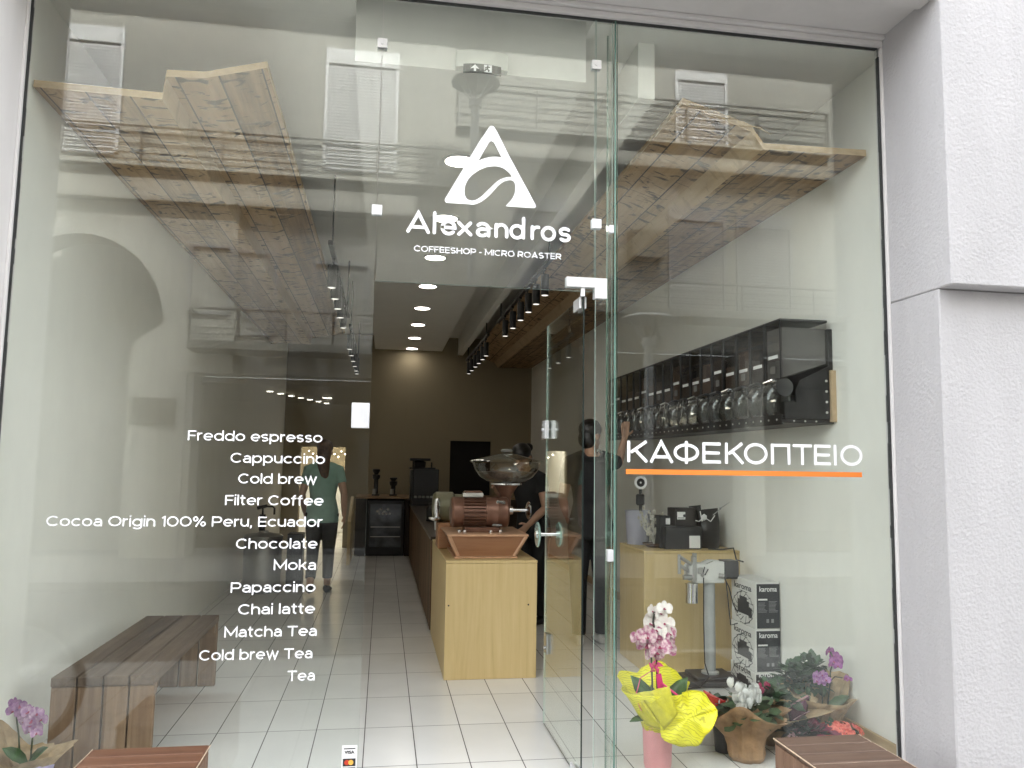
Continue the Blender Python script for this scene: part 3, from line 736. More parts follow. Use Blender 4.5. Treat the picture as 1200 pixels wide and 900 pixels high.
# ------------------------------------------------------------------ across the street (seen only mirrored in the glass)
CREAM = plaster("cream_facade", (0.225, 0.22, 0.20), 0.1, 30, 0.04)
STONE = plaster("pale_stone_facade", (0.55, 0.535, 0.48), 0.3, 12, 0.10, stain=0.1)
SHUT = mat("white_shutter", (0.40, 0.40, 0.405), 0.5, var=0.03)
RAIL = mat("grey_railing", (0.09, 0.088, 0.083), 0.5)
def window(par, x0, x1, z0, z1, y, box=0.20, shut=True):
    f = MB(); t = 0.05
    f.box(x0 - t, x0, y - 0.02, y + 0.045, z0, z1 + t); f.box(x1, x1 + t, y - 0.02, y + 0.045, z0, z1 + t)
    f.box(x0, x1, y - 0.02, y + 0.045, z1, z1 + t); f.box(x0, x1, y - 0.02, y + 0.045, z0 - t, z0 - 0.002)
    f = f.obj("window", SHUT, par)
    if shut:
        q = MB(); z = z0 + 0.002
        while z < z1 - box:
            q.box(x0 + 0.002, x1 - 0.002, y + 0.003, y + 0.022, z, z + 0.034); z += 0.05
        q.box(x0 + 0.002, x1 - 0.002, y - 0.015, y - 0.002, z0 + 0.002, z1 - box)
        q.obj("shutter", SHUT, f)
        q = MB(); q.box(x0 + 0.002, x1 - 0.002, y - 0.015, y + 0.05, z1 - box + 0.003, z1 - 0.003); q.obj("roller_box", SHUT, f)
    else:
        q = MB(); q.box(x0 + 0.002, x1 - 0.002, y - 0.015, y - 0.002, z0 + 0.002, z1 - 0.002); q.obj("pane", mat("dark_pane", (0.04, 0.045, 0.045), 0.1), f)
def balcony(par, x0, x1, zs, ztop, zbot, y0, depth, posts=5, bars=4):
    s = MB(); s.box(x0, x1, y0, y0 + depth, zs - (0.13 if depth > .3 else 0.05), zs, 0.01)
    s = s.obj("balcony", CREAM, par)
    r = MB(); y = y0 + depth - 0.06
    for k in range(bars):
        z = zbot + (ztop - zbot) * (k / (bars - 1)) ** 1.25
        r.cyl((x0, y, z), (x1, y, z), 0.018 if k == bars - 1 else 0.009, n=6)
    for k in range(posts):
        x = x0 + 0.03 + (x1 - x0 - 0.06) * k / (posts - 1)
        r.cyl((x, y, zs), (x, y, ztop), 0.018, n=6)
    for xe in (x0 + 0.02, x1 - 0.02): r.cyl((xe, y0, ztop), (xe, y, ztop), 0.016, n=6)
    r.obj("railing", RAIL, s)
A = thing("apartment_building", "cream apartment building mirrored on the left, with arch, shutters and railed balconies", "building", (-3.0, -9.3, 0))
w = MB(); w.box(-5.25, 1.0, -9.6, -8.8, 5.4, 8.45); w.obj("wall", CREAM, A)
w = MB(); w.box(-5.25, 1.0, -9.6, -8.82, 8.451, 9.15); w.obj("attic", plaster("grey_attic", (0.17, 0.17, 0.15), 0.1, 30), A)  # dark band: shade under the eave put into the wall colour
w = MB(); w.box(-2.35, 1.0, -9.6, -9.1, 2.80, 5.399); w.obj("wall", plaster("grey_render", (0.38, 0.37, 0.34), 0.1, 30), A)
# stone wall with an arched opening
ac, ar, zsp = -4.62, 1.23, 3.52
poly = [(-9.0, 0), (ac - 0.80, 0), (ac - 0.80, zsp - 0.25), (ac - ar, zsp)] + [(ac + ar * math.cos(R(a)), zsp + (ar + 0.12) * math.sin(R(a))) for a in range(172, 4, -8)] + [(ac + ar, zsp), (ac + 0.80, zsp - 0.3), (ac + 0.80, 0), (-3.0, 0), (-3.0, 2.8), (-2.35, 2.8), (-2.35, 5.398), (-9.0, 5.398)]
w = MB(); w.prism(poly, -9.6, -9.0, 'XZ'); w.obj("wall", STONE, A)
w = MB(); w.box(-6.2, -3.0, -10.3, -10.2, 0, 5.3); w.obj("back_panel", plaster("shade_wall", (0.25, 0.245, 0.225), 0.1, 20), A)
w = MB(); w.box(-3.80, -3.13, -8.998, -8.96, 1.99, 2.39, 0.01); w.obj("plaque", mat("bronze_plaque", (0.12, 0.11, 0.09), 0.5), A)
for xa, xb in ((-3.0, -2.9), (0.80, 1.0)):
    w = MB(); w.box(xa, xb, -9.6, -9.05, 0, 2.799); w.obj("pillar", STONE, A)
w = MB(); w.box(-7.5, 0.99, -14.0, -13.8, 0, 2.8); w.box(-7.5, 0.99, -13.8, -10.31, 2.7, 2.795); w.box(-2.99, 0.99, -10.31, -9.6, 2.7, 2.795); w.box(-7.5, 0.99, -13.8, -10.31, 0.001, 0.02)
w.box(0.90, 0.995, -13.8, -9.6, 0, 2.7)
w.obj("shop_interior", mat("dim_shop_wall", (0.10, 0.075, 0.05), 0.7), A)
FARL = emis("far_lamps", (1.0, 0.93, 0.8), 1.6)
for k in range(8):
    w = MB()
    if k < 7: w.box(-2.0 + k * 0.13, -1.90 + k * 0.13, -10.4 - k * 0.42, -10.33 - k * 0.42, 2.64, 2.66)
    else: w.box(-1.15, -0.98, -11.5, -11.43, 2.64, 2.66)
    w.obj("ceiling_lamp", FARL, A)
w = MB(); w.box(-5.3, 1.0, -9.6, -8.72, 8.44, 8.52); w.obj("eave", mat("eave_concrete", (0.30, 0.30, 0.27), 0.8), A)
window(A, -4.91, -4.17, 6.10, 8.02, -8.8); window(A, -1.04, 0.02, 6.10, 8.02, -8.8)
window(A, -2.48, -1.79, 3.45, 4.72, -9.1, shut=False); window(A, -1.15, -0.35, 3.3, 4.6, -9.1, shut=False); window(A, -3.0, -2.45, 3.75, 4.75, -9.0, shut=False)
balcony(A, -5.0, 0.98, 5.92, 6.52, 6.10, -8.8, 0.14, 6)
balcony(A, -2.9, 0.6, 3.22, 3.70, 3.32, -9.1, 0.7, 6, 4)
B = thing("apartment_building", "cream apartment building mirrored on the right, with long railed balconies", "building", (5.5, -9.3, 0))
w = MB(); w.box(1.002, 13.0, -9.6, -8.85, 6.55, 8.6); w.obj("wall", CREAM, B)
w = MB(); w.box(1.002, 13.0, -9.6, -8.87, 8.601, 9.3); w.obj("attic", MATS['grey_attic'], B)  # same eave shade, painted as a dark band
w = MB(); w.box(1.002, 13.0, -9.6, -9.1, 3.45, 6.549); w.obj("wall", plaster("buff_render", (0.40, 0.39, 0.35), 0.1, 30), B)
for x in (1.05, 3.3, 6.1, 9.0):
    w = MB(); w.box(x, x + 0.35, -9.6, -9.1, 0, 3.449); w.obj("pillar", STONE, B)
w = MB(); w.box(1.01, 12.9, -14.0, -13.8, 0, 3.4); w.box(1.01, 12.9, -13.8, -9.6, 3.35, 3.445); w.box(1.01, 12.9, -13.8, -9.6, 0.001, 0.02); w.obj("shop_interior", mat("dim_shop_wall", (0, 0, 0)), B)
w = MB(); w.box(1.002, 13.2, -9.6, -8.77, 8.59, 8.67); w.obj("eave", mat("eave_concrete", (0, 0, 0)), B)
window(B, 4.83, 5.68, 6.95, 8.33, -8.85); window(B, 2.0, 2.9, 4.2, 5.9, -9.1); window(B, 4.79, 5.73, 4.10, 5.92, -9.1); window(B, 6.03, 6.97, 4.10, 5.86, -9.1)
balcony(B, 1.02, 7.62, 6.98, 7.72, 7.14, -8.85, 0.14, 6); balcony(B, 3.2, 9.6, 4.02, 4.46, 4.12, -9.1, 0.75, 6, 4)
q = MB(); q.box(4.0, 4.6, -9.098, -8.8, 4.95, 5.45, 0.02); q.obj("air_conditioner", mat("ac_case", (0.22, 0.21, 0.18), 0.5), B)
b = MB(); b.box(-8.5, -7.3, -8.3, -8.15, 0, .9); tag(b.obj("street_planter", STONE), "low stone planter box standing by the far pavement wall", "planter")
def street_lamp(x, y, h, r, lab):
    L = thing("street_lamp", lab, "street lamp", (x, y, 0), "street lamps")
    m = mat("lamp_grey", (0.50, 0.50, 0.49), 0.45)
    p = MB(); p.cyl((x, y, 0), (x, y, 0.5), 0.075, 0.07, 14); p.cyl((x, y, 0.5), (x, y, h - 0.33), 0.055, 0.05, 14); p.cyl((x, y, h - .33), (x, y, h - .24), 0.075, n=14); p.obj("pole", m, L)
    for k in range(8):
        a = k * PI / 4
        s = MB(); s.cyl((x + .05 * math.cos(a), y + .05 * math.sin(a), h - .25), (x + r * .72 * math.cos(a), y + r * .72 * math.sin(a), h - .03), 0.009, n=6); s.obj("strut", m, L)
    d = MB(); d.lathe((x, y, h), [(0.01, 0.03), (r * .8, 0.015), (r, -0.02), (r * .98, -0.035), (0.01, -0.02)], 28); d.obj("lamp_shade", m, L)
street_lamp(2.98, -5.0, 3.18, 0.33, "low street lamp with a wide disc shade near the right pane's mirror image")
street_lamp(0.94, -5.2, 5.95, 0.29, "tall street lamp whose disc is mirrored under the exit sign")
# parked bicycle leaning by the left pier, just outside the picture; its front wheel shows in the glass
BK = thing("bicycle", "dark bicycle parked by the left pier, its front wheel mirrored in the glass", "bicycle", (-2.3, -0.75, 0))
TY = mat("tyre_rubber", (0.02, 0.02, 0.02), 0.7)
def wheel(cx):
    wv = MB(); n = 48; c0 = Vector((cx, -0.75, 0.335))
    v = []; f = []; m_ = 8
    for i in range(n):
        a = 2 * PI * i / n
        for k in range(m_):
            bb = 2 * PI * k / m_; rr = 0.312 + 0.023 * math.cos(bb)
            v.append(c0 + Vector((rr * math.cos(a), 0.021 * math.sin(bb), rr * math.sin(a))))
            f.append((i * m_ + k, i * m_ + (k + 1) % m_, ((i + 1) % n) * m_ + (k + 1) % m_, ((i + 1) % n) * m_ + k))
    wv._new(v, f)
    wv = wv.obj("wheel", TY, BK)
    r = MB(); r.lathe(c0, [(0.275, -0.012), (0.292, -0.012), (0.292, 0.012), (0.275, 0.012), (0.275, -0.012)], 48, 'Y', closed=False); r.obj("rim", STEEL, wv)
    s = MB(); s.cyl(c0 + Vector((0, -.05, 0)), c0 + Vector((0, .05, 0)), 0.022, n=12)
    for k in range(24):
        a = 2 * PI * k / 24; sgn = 1 if k % 2 else -1
        s.cyl(c0 + Vector((.02 * math.cos(a + sgn * 1.3), .03 * sgn, .02 * math.sin(a + sgn * 1.3))), c0 + Vector((.277 * math.cos(a), 0, .277 * math.sin(a))), 0.0013, n=4)
    s.obj("spokes", STEEL, wv)
wheel(-1.785); wheel(-2.83)
FR = mat("bike_paint", (0.03, 0.035, 0.05), 0.3, coat=0.5)
q = MB(); P = {k: Vector((x, -0.75, z)) for k, x, z in (('rear', -2.83, .335), ('bb', -2.37, .29), ('seat', -2.53, .80), ('headt', -2.00, .84), ('headb', -1.96, .70), ('front', -1.785, .335), ('post', -2.57, .93), ('stem', -2.03, .97))}
for a_, b_, r_ in (('bb', 'seat', .016), ('bb', 'headb', .019), ('seat', 'headt', .016), ('headt', 'headb', .021), ('seat', 'rear', .009), ('bb', 'rear', .010), ('seat', 'post', .013), ('headt', 'stem', .013)): q.cyl(P[a_], P[b_], r_, n=10)
q.obj("frame", FR, BK)
q = MB()
for s_ in (-.05, .05): q.loft([P['headb'], P['headb'] + Vector((.03, s_, -.05)), P['front'] + Vector((0, s_, 0))], [.012, .012, .009], n=8)
q.obj("fork", FR, BK)
q = MB(); q.loft([(-2.70, -.75, .945), (-2.55, -.75, .955), (-2.42, -.75, .945)], [(.07, .03), (.055, .025), (.02, .015)], side=(0, 1, 0), n=12); q.obj("saddle", BLACK, BK)
q = MB(); q.loft([(-2.02, -1.05, .99), (-1.98, -.9, 1.0), (-2.03, -.75, .98), (-1.98, -.6, 1.0), (-2.02, -.45, .99)], .012, n=8); q.obj("handlebar", BLACKM, BK)
q = MB(); q.cyl((-2.37, -.79, .29), (-2.37, -.71, .29), .09, n=24); q.cyl((-2.37, -.83, .29), (-2.30, -.83, .14), .010, n=8); q.cyl((-2.37, -.67, .29), (-2.44, -.67, .44), .010, n=8); q.box(-2.35, -2.25, -.91, -.83, .125, .145); q.box(-2.49, -2.39, -.67, -.59, .435, .455); q.obj("crank", STEEL, BK)

# ------------------------------------------------------------------ wooden boxes outside on the pavement
def planter(name_lab, x0, x1, y0, y1, z1, m_top, m_side, seed):
    random.seed(seed)
    T = thing("wooden_box", name_lab, "wooden box", ((x0 + x1) / 2, (y0 + y1) / 2, 0), "wooden boxes outside the window")
    q = MB(); n = int(round((y1 - y0) / 0.098)); d = (y1 - y0) / n
    for k in range(n):
        q.box(x0 + random.uniform(0, .003), x1 - random.uniform(0, .003), y0 + k * d + 0.0025, y0 + (k + 1) * d - 0.0025, z1 - 0.022 + random.uniform(-.001, .001), z1 + random.uniform(-.001, .001), 0.004)
    q.obj("top_boards", m_top, T)
    e_ = MB()
    e_.box(x0 - 0.0022, x0 - 0.0004, y0, y1, z1 - 0.006, z1 - 0.001); e_.box(x1 + 0.0004, x1 + 0.0022, y0, y1, z1 - 0.006, z1 - 0.001)
    for k in range(1, n): e_.box(x0 + .01, x1 - .01, y0 + k * d + 0.0005, y0 + k * d + 0.0030, z1 - 0.012, z1 - 0.0035)
    e_.obj("worn_edges", PALEEDGE, T)
    q = MB(); m = int(round((y1 - y0) / 0.085)); d = (y1 - y0) / m
    for xa, xb in ((x0 + .004, x0 + .024), (x1 - .024, x1 - .004)):
        for k in range(m): q.box(xa, xb, y0 + k * d + .002, y0 + (k + 1) * d - .002, 0.002, z1 - 0.0265, 0.003)
    m = int(round((x1 - x0 - .05) / 0.085)); d = (x1 - x0 - .05) / m
    for ya, yb in ((y0 + .004, y0 + .024), (y1 - .024, y1 - .004)):
        for k in range(m): q.box(x0 + .025 + k * d + .002, x0 + .025 + (k + 1) * d - .002, ya, yb, 0.002, z1 - 0.0265, 0.003)
    q.obj("side_boards", m_side, T)
PLANKV = wood_mat("brown_planks_upright", (0.10, 0.055, 0.035), (0.17, 0.10, 0.065), (0.24, 0.15, 0.10), 'Z', 0.5, 0, 0.15, 0.6, across='Y', gapw=0.0, worn=0.3)
planter("brown wooden box standing outside below the right pane", 1.722, 2.126, -1.25, -0.325, 0.30, PLANKR, PLANKV, 5)
planter("reddish wooden box standing outside below the left pane", -1.120, -0.668, -0.62, -0.135, 0.30, PLANK, PLANKV, 6)

# ------------------------------------------------------------------ wood ceilings, lamps, sign
prof_l = [(-1.68, 3.205), (-1.105, 3.195), (-1.092, 3.312), (-0.915, 3.320), (-0.625, 3.402)]
prof_r = [(2.60, 3.205), (1.992, 3.195), (1.919, 3.290), (1.531, 3.410)]
def canopy(lab, prof, y0, y1, flip):
    q = MB()
    up = [(x, z + 0.035) for x, z in prof][::-1]
    q.prism(prof + up, y0, y1, 'XZ')
    o = q.obj("wood_ceiling", [RUSTIC, RAWW], smooth=0, org=(prof[0][0], y0, 3.2))
    for f_ in o.data.polygons:
        if abs(f_.normal.x) > .7 or abs(f_.normal.y) > .7: f_.material_index = 1
    tag(o, lab, "wood ceiling", "rustic board ceilings")
    return o
cl = canopy("rustic brown board ceiling hanging along the left wall", prof_l, 0.20, 8.3, 0)
cr_ = canopy("rustic brown board ceiling hanging along the right wall", prof_r, 0.20, 10.38, 1)
q = MB()
q.prism([(-1.69, 3.19), (-0.62, 3.39), (-0.62, 3.5), (-1.69, 3.5)], 8.302, 8.36, 'XZ')
q.obj("end_board", RUSTIC, cl, smooth=0, )
q = MB(); random.seed(9)                      # splintered front ends on the right ceiling
for k in range(34):
    t = random.random(); x = 1.56 + t * 0.40; z = 3.405 - t * 0.115
    a = random.uniform(-.5, .5); L_ = random.uniform(.03, .09)
    q.cyl((x, 0.198, z + random.uniform(-.006, .03)), (x + L_ * math.cos(a), 0.19 - random.uniform(0, .03), z + .012 - L_ * .25 + L_ * math.sin(a) * .4), 0.0022, 0.0008, 4)
q.obj("splinters", mat("raw_wood", (0.45, 0.33, 0.19), 0.7), cr_)
t = None
for k, y in enumerate((1.36, 2.61, 3.87, 5.15, 6.45, 7.70, 8.95, 10.15)):
    if t is None:
        t = thing("downlight", "round recessed ceiling lamp nearest the glass front", "ceiling lamp", (0.44, y, ZC), "ceiling downlights in a row")
        q = MB(); q.lathe((0.44, y, ZC), [(0.115, 0.0), (0.115, -0.010), (0.098, -0.012), (0.096, -0.002)], 32, closed=False); q.obj("trim_ring", mat("white_trim", (0.8, 0.8, 0.8), 0.4), t)
        q = MB(); q.lathe((0.44, y, ZC), [(0.001, -0.004), (0.0955, -0.004)], 32, closed=False); q.obj("diffuser", LAMPON, t)
    else:
        nm = ["second", "third", "fourth", "fifth", "sixth", "seventh", "eighth"][k - 1]
        dup(t, (0.44, y, ZC), "round recessed ceiling lamp, %s of the row counted from the glass front" % nm)
def track(lab, x, y0, y1, z, ys, inv):
    T = thing("track_light", lab, "track light", (x, (y0 + y1) / 2, z), "black ceiling spotlight tracks")
    q = MB(); q.box(x - .018, x + .018, y0, y1, z, z + .035, .003)
    q.box(x - .006, x + .006, y0 + .2, y0 + .212, z + .034, 3.709); q.box(x - .006, x + .006, y1 - .212, y1 - .2, z + .034, 3.709)
    q.obj("rail", BLACKM, T)
    for y in ys:
        s = MB(); s.cyl((x, y, z), (x, y, z - .06), .008, n=8); s.box(x - .014, x + .014, y - .06, y + .06, z - .022, z - .0005, .003)
        s.cyl((x + inv * .012, y, z - .05), (x + inv * .012, y, z - .235), .036, n=20)
        s = s.obj("spot", BLACKM, T)
        d = MB(); d.lathe((x + inv * .012, y, z - .2365), [(.001, 0), (.030, 0)], 20, closed=False); d.obj("lens", emis("spot_lens", (1.0, 0.95, 0.85), 0.10), s)
track("black spotlight track on the right above the grinder, nearer the window", 1.35, 2.6, 5.85, 3.19, (3.05, 3.45, 3.85, 4.3, 4.8, 5.35), 1)
track("black spotlight track on the right, farther from the window", 1.35, 6.8, 9.6, 3.19, (7.1, 7.5, 7.95, 8.4, 8.9, 9.35), 1)
track("black spotlight track hanging on the left beside the board ceiling", -0.44, 2.3, 5.4, 3.10, (2.75, 3.2, 3.65, 4.1, 4.7), -1)
track("black spotlight track on the left, farther from the window", -0.44, 6.0, 9.4, 3.10, (6.3, 6.9, 7.5, 8.1, 8.7, 9.1), -1)
EX = thing("exit_sign", "white curved emergency exit lamp with black arrow and running-man strip", "exit sign", (0.43, 0.10, 3.47))
q = MB()
def bow(x): return 0.028 * (1 - ((x - 0.43) / 0.13) ** 2)
xs = [0.30 + 0.26 * k / 14 for k in range(15)]
out = [(x, 0.085 - bow(x)) for x in xs] + [(0.56, 0.13), (0.30, 0.13)]
q.prism(out, 3.44, 3.525, 'XY'); q.obj("lamp_body", mat("lamp_white", (0.62, 0.63, 0.58), 0.35), EX)
xs = [0.335 + 0.19 * k / 12 for k in range(13)]
q = MB(); q.prism([(x, 0.0835 - bow(x)) for x in xs] + [(x, 0.0870 - bow(x)) for x in xs[::-1]], 3.405, 3.452, 'XY'); q.obj("sign_strip", mat("sign_dark", (0.012, 0.016, 0.012), 0.4), EX)
q = MB(); ya = 0.0822 - bow(0.39)
q.prism([(0.386, 3.412), (0.397, 3.412), (0.397, 3.428), (0.414, 3.424), (0.3915, 3.447), (0.369, 3.424), (0.386, 3.428)], ya - .0012, ya, 'XZ')
yb = 0.0822 - bow(0.455)
q.box(0.437, 0.476, yb - .0008, yb, 3.410, 3.448)
q.obj("pictogram", WHITE, EX)
q = MB(); q.cyl((0.455, yb - .0022, 3.4415), (0.455, yb - .0010, 3.4415), .0045, n=10); ribbon(q, [(0.456, 3.436), (0.452, 3.426), (0.462, 3.420), (0.459, 3.412)], .006, yb - .0018, .0008); ribbon(q, [(0.452, 3.427), (0.443, 3.421), (0.440, 3.413)], .006, yb - .0021, .0008); ribbon(q, [(0.467, 3.437), (0.458, 3.434), (0.446, 3.434), (0.442, 3.428)], .005, yb - .0024, .0008)
q.obj("pictogram", mat("sign_dark", (0, 0, 0)), EX)

# ------------------------------------------------------------------ bench
BN = thing("bench", "weathered plank bench with slab ends standing inside by the left wall", "bench", (-1.265, 1.13, 0))
bx0, bx1, by0, by1, bz = -1.495, -1.034, 0.40, 1.92, 0.45
q = MB(); n = 4; d = (bx1 - bx0) / n
for k in range(n): q.box(bx0 + k * d + .003, bx0 + (k + 1) * d - .003, by0, by1, bz - .045, bz, .004)
q.obj("seat", DECK, BN)
for ya in (by0 + .006, by1 - .046):
    q = MB()
    for k in range(n): q.box(bx0 + k * d + .004, bx0 + (k + 1) * d - .004, ya, ya + .04, 0.005, bz - .047, .003)
    q.obj("leg", DECKV, BN)
q = MB(); q.box(bx0 + .01, bx1 - .01, by0 + .05, by0 + .09, bz - .10, bz - .047); q.box(bx0 + .01, bx1 - .01, by1 - .09, by1 - .05, bz - .10, bz - .047); q.obj("batten", DECKV, BN)

# ------------------------------------------------------------------ counters and the grinder
CT = thing("display_counter", "pale plywood counter block carrying the big bronze grinder", "counter", (0.77, 2.36, 0))
q = MB(); q.box(0.452, 1.090, 1.86, 3.40, 0.005, 0.783, .002); q.obj("body", PLY, CT)
q = MB(); q.box(0.450, 1.092, 1.858, 3.401, 0.785, 0.803, .002); q.obj("top", PLY, CT)
for x in (0.475, 1.03):
    q = MB(); q.cyl((x, 1.8605, .50), (x, 1.8585, .50), .006, n=10); q.obj("screw", BLACKM, CT)
LC = thing("bar_counter", "long dark slatted bar counter running back behind the plywood block", "counter", (0.7, 6.0, 0))
q = MB(); q.box(0.47, 1.02, 3.42, 9.10, 0.005, .79); q.obj("body", SLAT, LC)
q = MB()
y = 3.43
while y < 9.05: q.box(0.445, 0.4685, y, y + .11, .02, .785, .003); y += .155
q.obj("slats", SLAT, LC)
q = MB(); q.box(0.435, 1.04, 3.41, 9.105, .792, .825, .004); q.obj("top", mat("dark_top", (0.05, 0.035, 0.025), 0.3), LC)
BC = thing("back_counter", "dark wooden back counter around the glass-door fridge", "counter", (0.3, 9.6, 0))
q = MB(); q.box(-0.40, -0.235, 9.12, 10.0, .005, .895); q.box(0.375, 2.58, 9.12, 10.0, .005, .895); q.box(-0.234, 0.374, 9.6, 10.0, .005, .895); q.obj("body", SLAT, BC)
q = MB(); q.box(-0.41, 2.59, 9.10, 10.01, .897, .93, .003); q.obj("top", wood_mat("counter_top", (0.2, 0.12, 0.06), (0.3, 0.19, 0.1), (0.38, 0.25, 0.14), 'X', 3, -1, 0.1, 0.4, across='Y', gapw=0), BC)
q = MB(); q.prism([(8.0, 0.0), (9.09, 0.0), (9.09, 0.93), (8.9, 0.93), (8.0, .62)], -0.47, -0.425, 'YZ'); q.obj("end_panel", PLY, BC)
FG = thing("fridge", "small black under-counter fridge with a glass door and white cups inside", "fridge", (0.07, 9.35, 0))
q = MB(); q.box(-.225, .365, 9.16, 9.58, .01, .875, .004); q.obj("cabinet", BLACK, FG)
q = MB(); q.box(-.215, -.175, 9.125, 9.158, .10, .862); q.box(.315, .355, 9.125, 9.158, .10, .862); q.box(-.175, .315, 9.125, 9.158, .815, .862); q.box(-.175, .315, 9.125, 9.158, .10, .145); dr = q.obj("door", BLACK, FG)
q = MB(); q.box(-.174, .314, 9.135, 9.142, .146, .814); q.obj("pane", mat("fridge_pane", (0.075, 0.085, 0.10), 0.08, var=0.7, scale=5), dr)
q = MB()
for k in range(4): q.ball((-.06 + .055 * k, 9.128, .70 + .03 * (k % 2)), .02, (1, .5, 1)); q.ball((-.03 + .055 * k, 9.128, .665), .018, (1, .5, 1))
q.obj("cups", PAPER, FG)
q = MB()
for zz in (.30, .45): q.box(-.16, .30, 9.1325, 9.1345, zz, zz + .012)
q.obj("shelf_edge", STEEL, FG)

GR = thing("coffee_grinder", "large bronze coffee grinder with glass bowl hopper on a flared wooden tray", "coffee grinder", (0.77, 2.3, 0.804))
q = MB()                                           # flared tray
def frust(mb, x0, x1, y0, y1, z0, X0, X1, Y0, Y1, z1):
    v = [(x0, y0, z0), (x1, y0, z0), (x1, y1, z0), (x0, y1, z0), (X0, Y0, z1), (X1, Y0, z1), (X1, Y1, z1), (X0, Y1, z1)]
    mb._new(v, [(3, 2, 1, 0), (4, 5, 6, 7), (0, 1, 5, 4), (1, 2, 6, 5), (2, 3, 7, 6), (3, 0, 4, 7)])
frust(q, 0.545, 0.945, 1.99, 2.58, .818, 0.478, 1.026, 1.96, 2.62, .958); q.obj("tray", TRAYW, GR)
q = MB(); q.box(0.515, 0.968, 1.955, 2.63, .8045, .8175, .003); q.box(0.462, 1.042, 1.945, 2.64, .9585, .974, .003)
for s_ in (-1, 1):
    xa = 0.745 + s_ * .20; xb = 0.752 + s_ * .274
    q.loft([(xa, 1.985, .818), (xb, 1.955, .958)], [(.013, .008), (.013, .008)], side=(1, 0, 0), n=4)
q.obj("tray_rim", TRAYE, GR)
q = MB(); mz = 1.115; my = 2.2
q.box(0.60, 0.86, my - .10, my + .10, .9745, 1.012, .006)
q.lathe((0, my, mz), [(.06, .500), (.100, .505), (.112, .520), (.112, .580), (.105, .590), (.105, .595)], 32, 'X')
q.obj("motor_end", COPPER, GR)
q = MB()
for k in range(26):
    a = 2 * PI * k / 26; rr = .100
    q.box(.592, .758, my - .0035, my + .0035, mz + .085, mz + .113, rot=Matrix.Rotation(a, 3, 'X'), piv=(.67, my, mz))
q.lathe((0, my, mz), [(.092, .590), (.092, .76)], 28, 'X'); q.obj("cooling_fins", COPPER, GR)
q = MB(); q.lathe((0, my, mz), [(.09, .752), (.113, .757), (.115, .77), (.113, .775), (.113, .835), (.1155, .84), (.1155, .846), (.113, .85), (.113, .915), (.10, .928), (.05, .932)], 36, 'X'); q.obj("drum", COPPER, GR)
q = MB(); q.cyl((.88, my - .117, mz + .075), (.88, my - .106, mz + .075), .012, n=14)
q.obj("badge", CHROME, GR)
q = MB(); q.box(.83, .885, my - .090, my - .075, mz + .062, mz + .088, .003); q.box(.80, .87, my - .11, my - .095, mz - .095, mz - .08, .003)
q.obj("clasp", CHROME, GR)
for x in (.56, .60, .79, .86):
    q = MB(); q.cyl((x, my - .105, .9746), (x, my - .105, .992), .013, n=8); q.obj("bolt", CHROME, GR)
q = MB(); q.box(.60, .73, my - .06, my + .05, mz + .108, mz + .155, .006); q.obj("terminal_box", COPPER, GR)
q = MB(); q.box(.585, .735, my - .075, my - .055, mz + .112, mz + .142, .004)
for k in range(5): q.cyl((.60 + k * .028, my - .08, mz + .127), (.60 + k * .028, my - .053, mz + .127), .010, n=10)
q.obj("contact_strip", mat("pale_parts", (0.55, 0.53, 0.48), 0.4), GR)
q = MB(); q.cyl((.93, my, mz + .015), (1.07, my, mz + .015), .013, n=14); q.cyl((.93, my, mz + .015), (.965, my, mz + .015), .035, .03, n=18); q.obj("shaft", CHROME, GR)
q = MB(); q.lathe((1.085, my, mz + .015), [(.001, -.02), (.03, -.02), (.055, -.012), (.068, 0), (.055, .012), (.02, .016), (.001, .016)], 28, 'X'); q.obj("hand_wheel", CHROME, GR)
hx, hy = 0.935, 2.34
q = MB(); q.lathe((hx, hy, 0), [(.035, 1.10), (.036, 1.20), (.05, 1.245), (.095, 1.312)], 28); q.obj("feed_throat", COPPER, GR)
q = MB(); q.lathe((hx, hy, 0), [(.094, 1.3125), (.118, 1.314), (.118, 1.326), (.094, 1.328)], 32, closed=False); q.obj("collar", CHROME, GR)
q = MB(); q.lathe((hx, hy, 0), [(.105, 1.329), (.15, 1.340), (.205, 1.375), (.245, 1.43), (.262, 1.475), (.285, 1.487)], 40, closed=False); q.obj("hopper", BOWL, GR, smooth=60)
q = MB(); q.lathe((hx, hy, 0), [(.286, 1.489), (.275, 1.497), (.16, 1.525), (.09, 1.545), (.045, 1.552), (.02, 1.556), (.001, 1.557)], 40, closed=False); ld = q.obj("hopper_lid", BOWL, GR, smooth=60)
q = MB(); q.lathe((hx, hy, 0), [(.02, 1.557), (.045, 1.565), (.045, 1.578), (.03, 1.585), (.001, 1.586)], 20); q.obj("knob", mat("grey_knob", (0.25, 0.24, 0.22), 0.35), ld)
q = MB(); q.lathe((hx, hy, 0), [(.001, 1.332), (.10, 1.331), (.14, 1.340), (.195, 1.373), (.225, 1.412), (.10, 1.418), (.001, 1.422)], 36); q.obj("bean_fill", mat("greyed_beans", (0.13, 0.105, 0.085), 0.6, var=0.5, scale=90, bump=0.8), GR)
G2 = thing("coffee_grinder", "olive-green grinder motor behind the bronze one", "coffee grinder", (0.50, 2.72, 0.804))
q = MB(); q.lathe((0, 2.72, 1.125), [(.05, .40), (.10, .405), (.118, .425), (.118, .56), (.10, .575), (.10, .72), (.04, .73)], 32, 'X'); q.obj("motor", OLIVE, G2)
q = MB(); q.box(.44, .70, 2.60, 2.84, .8045, 1.005, .01); q.obj("tray", TRAYW, G2)
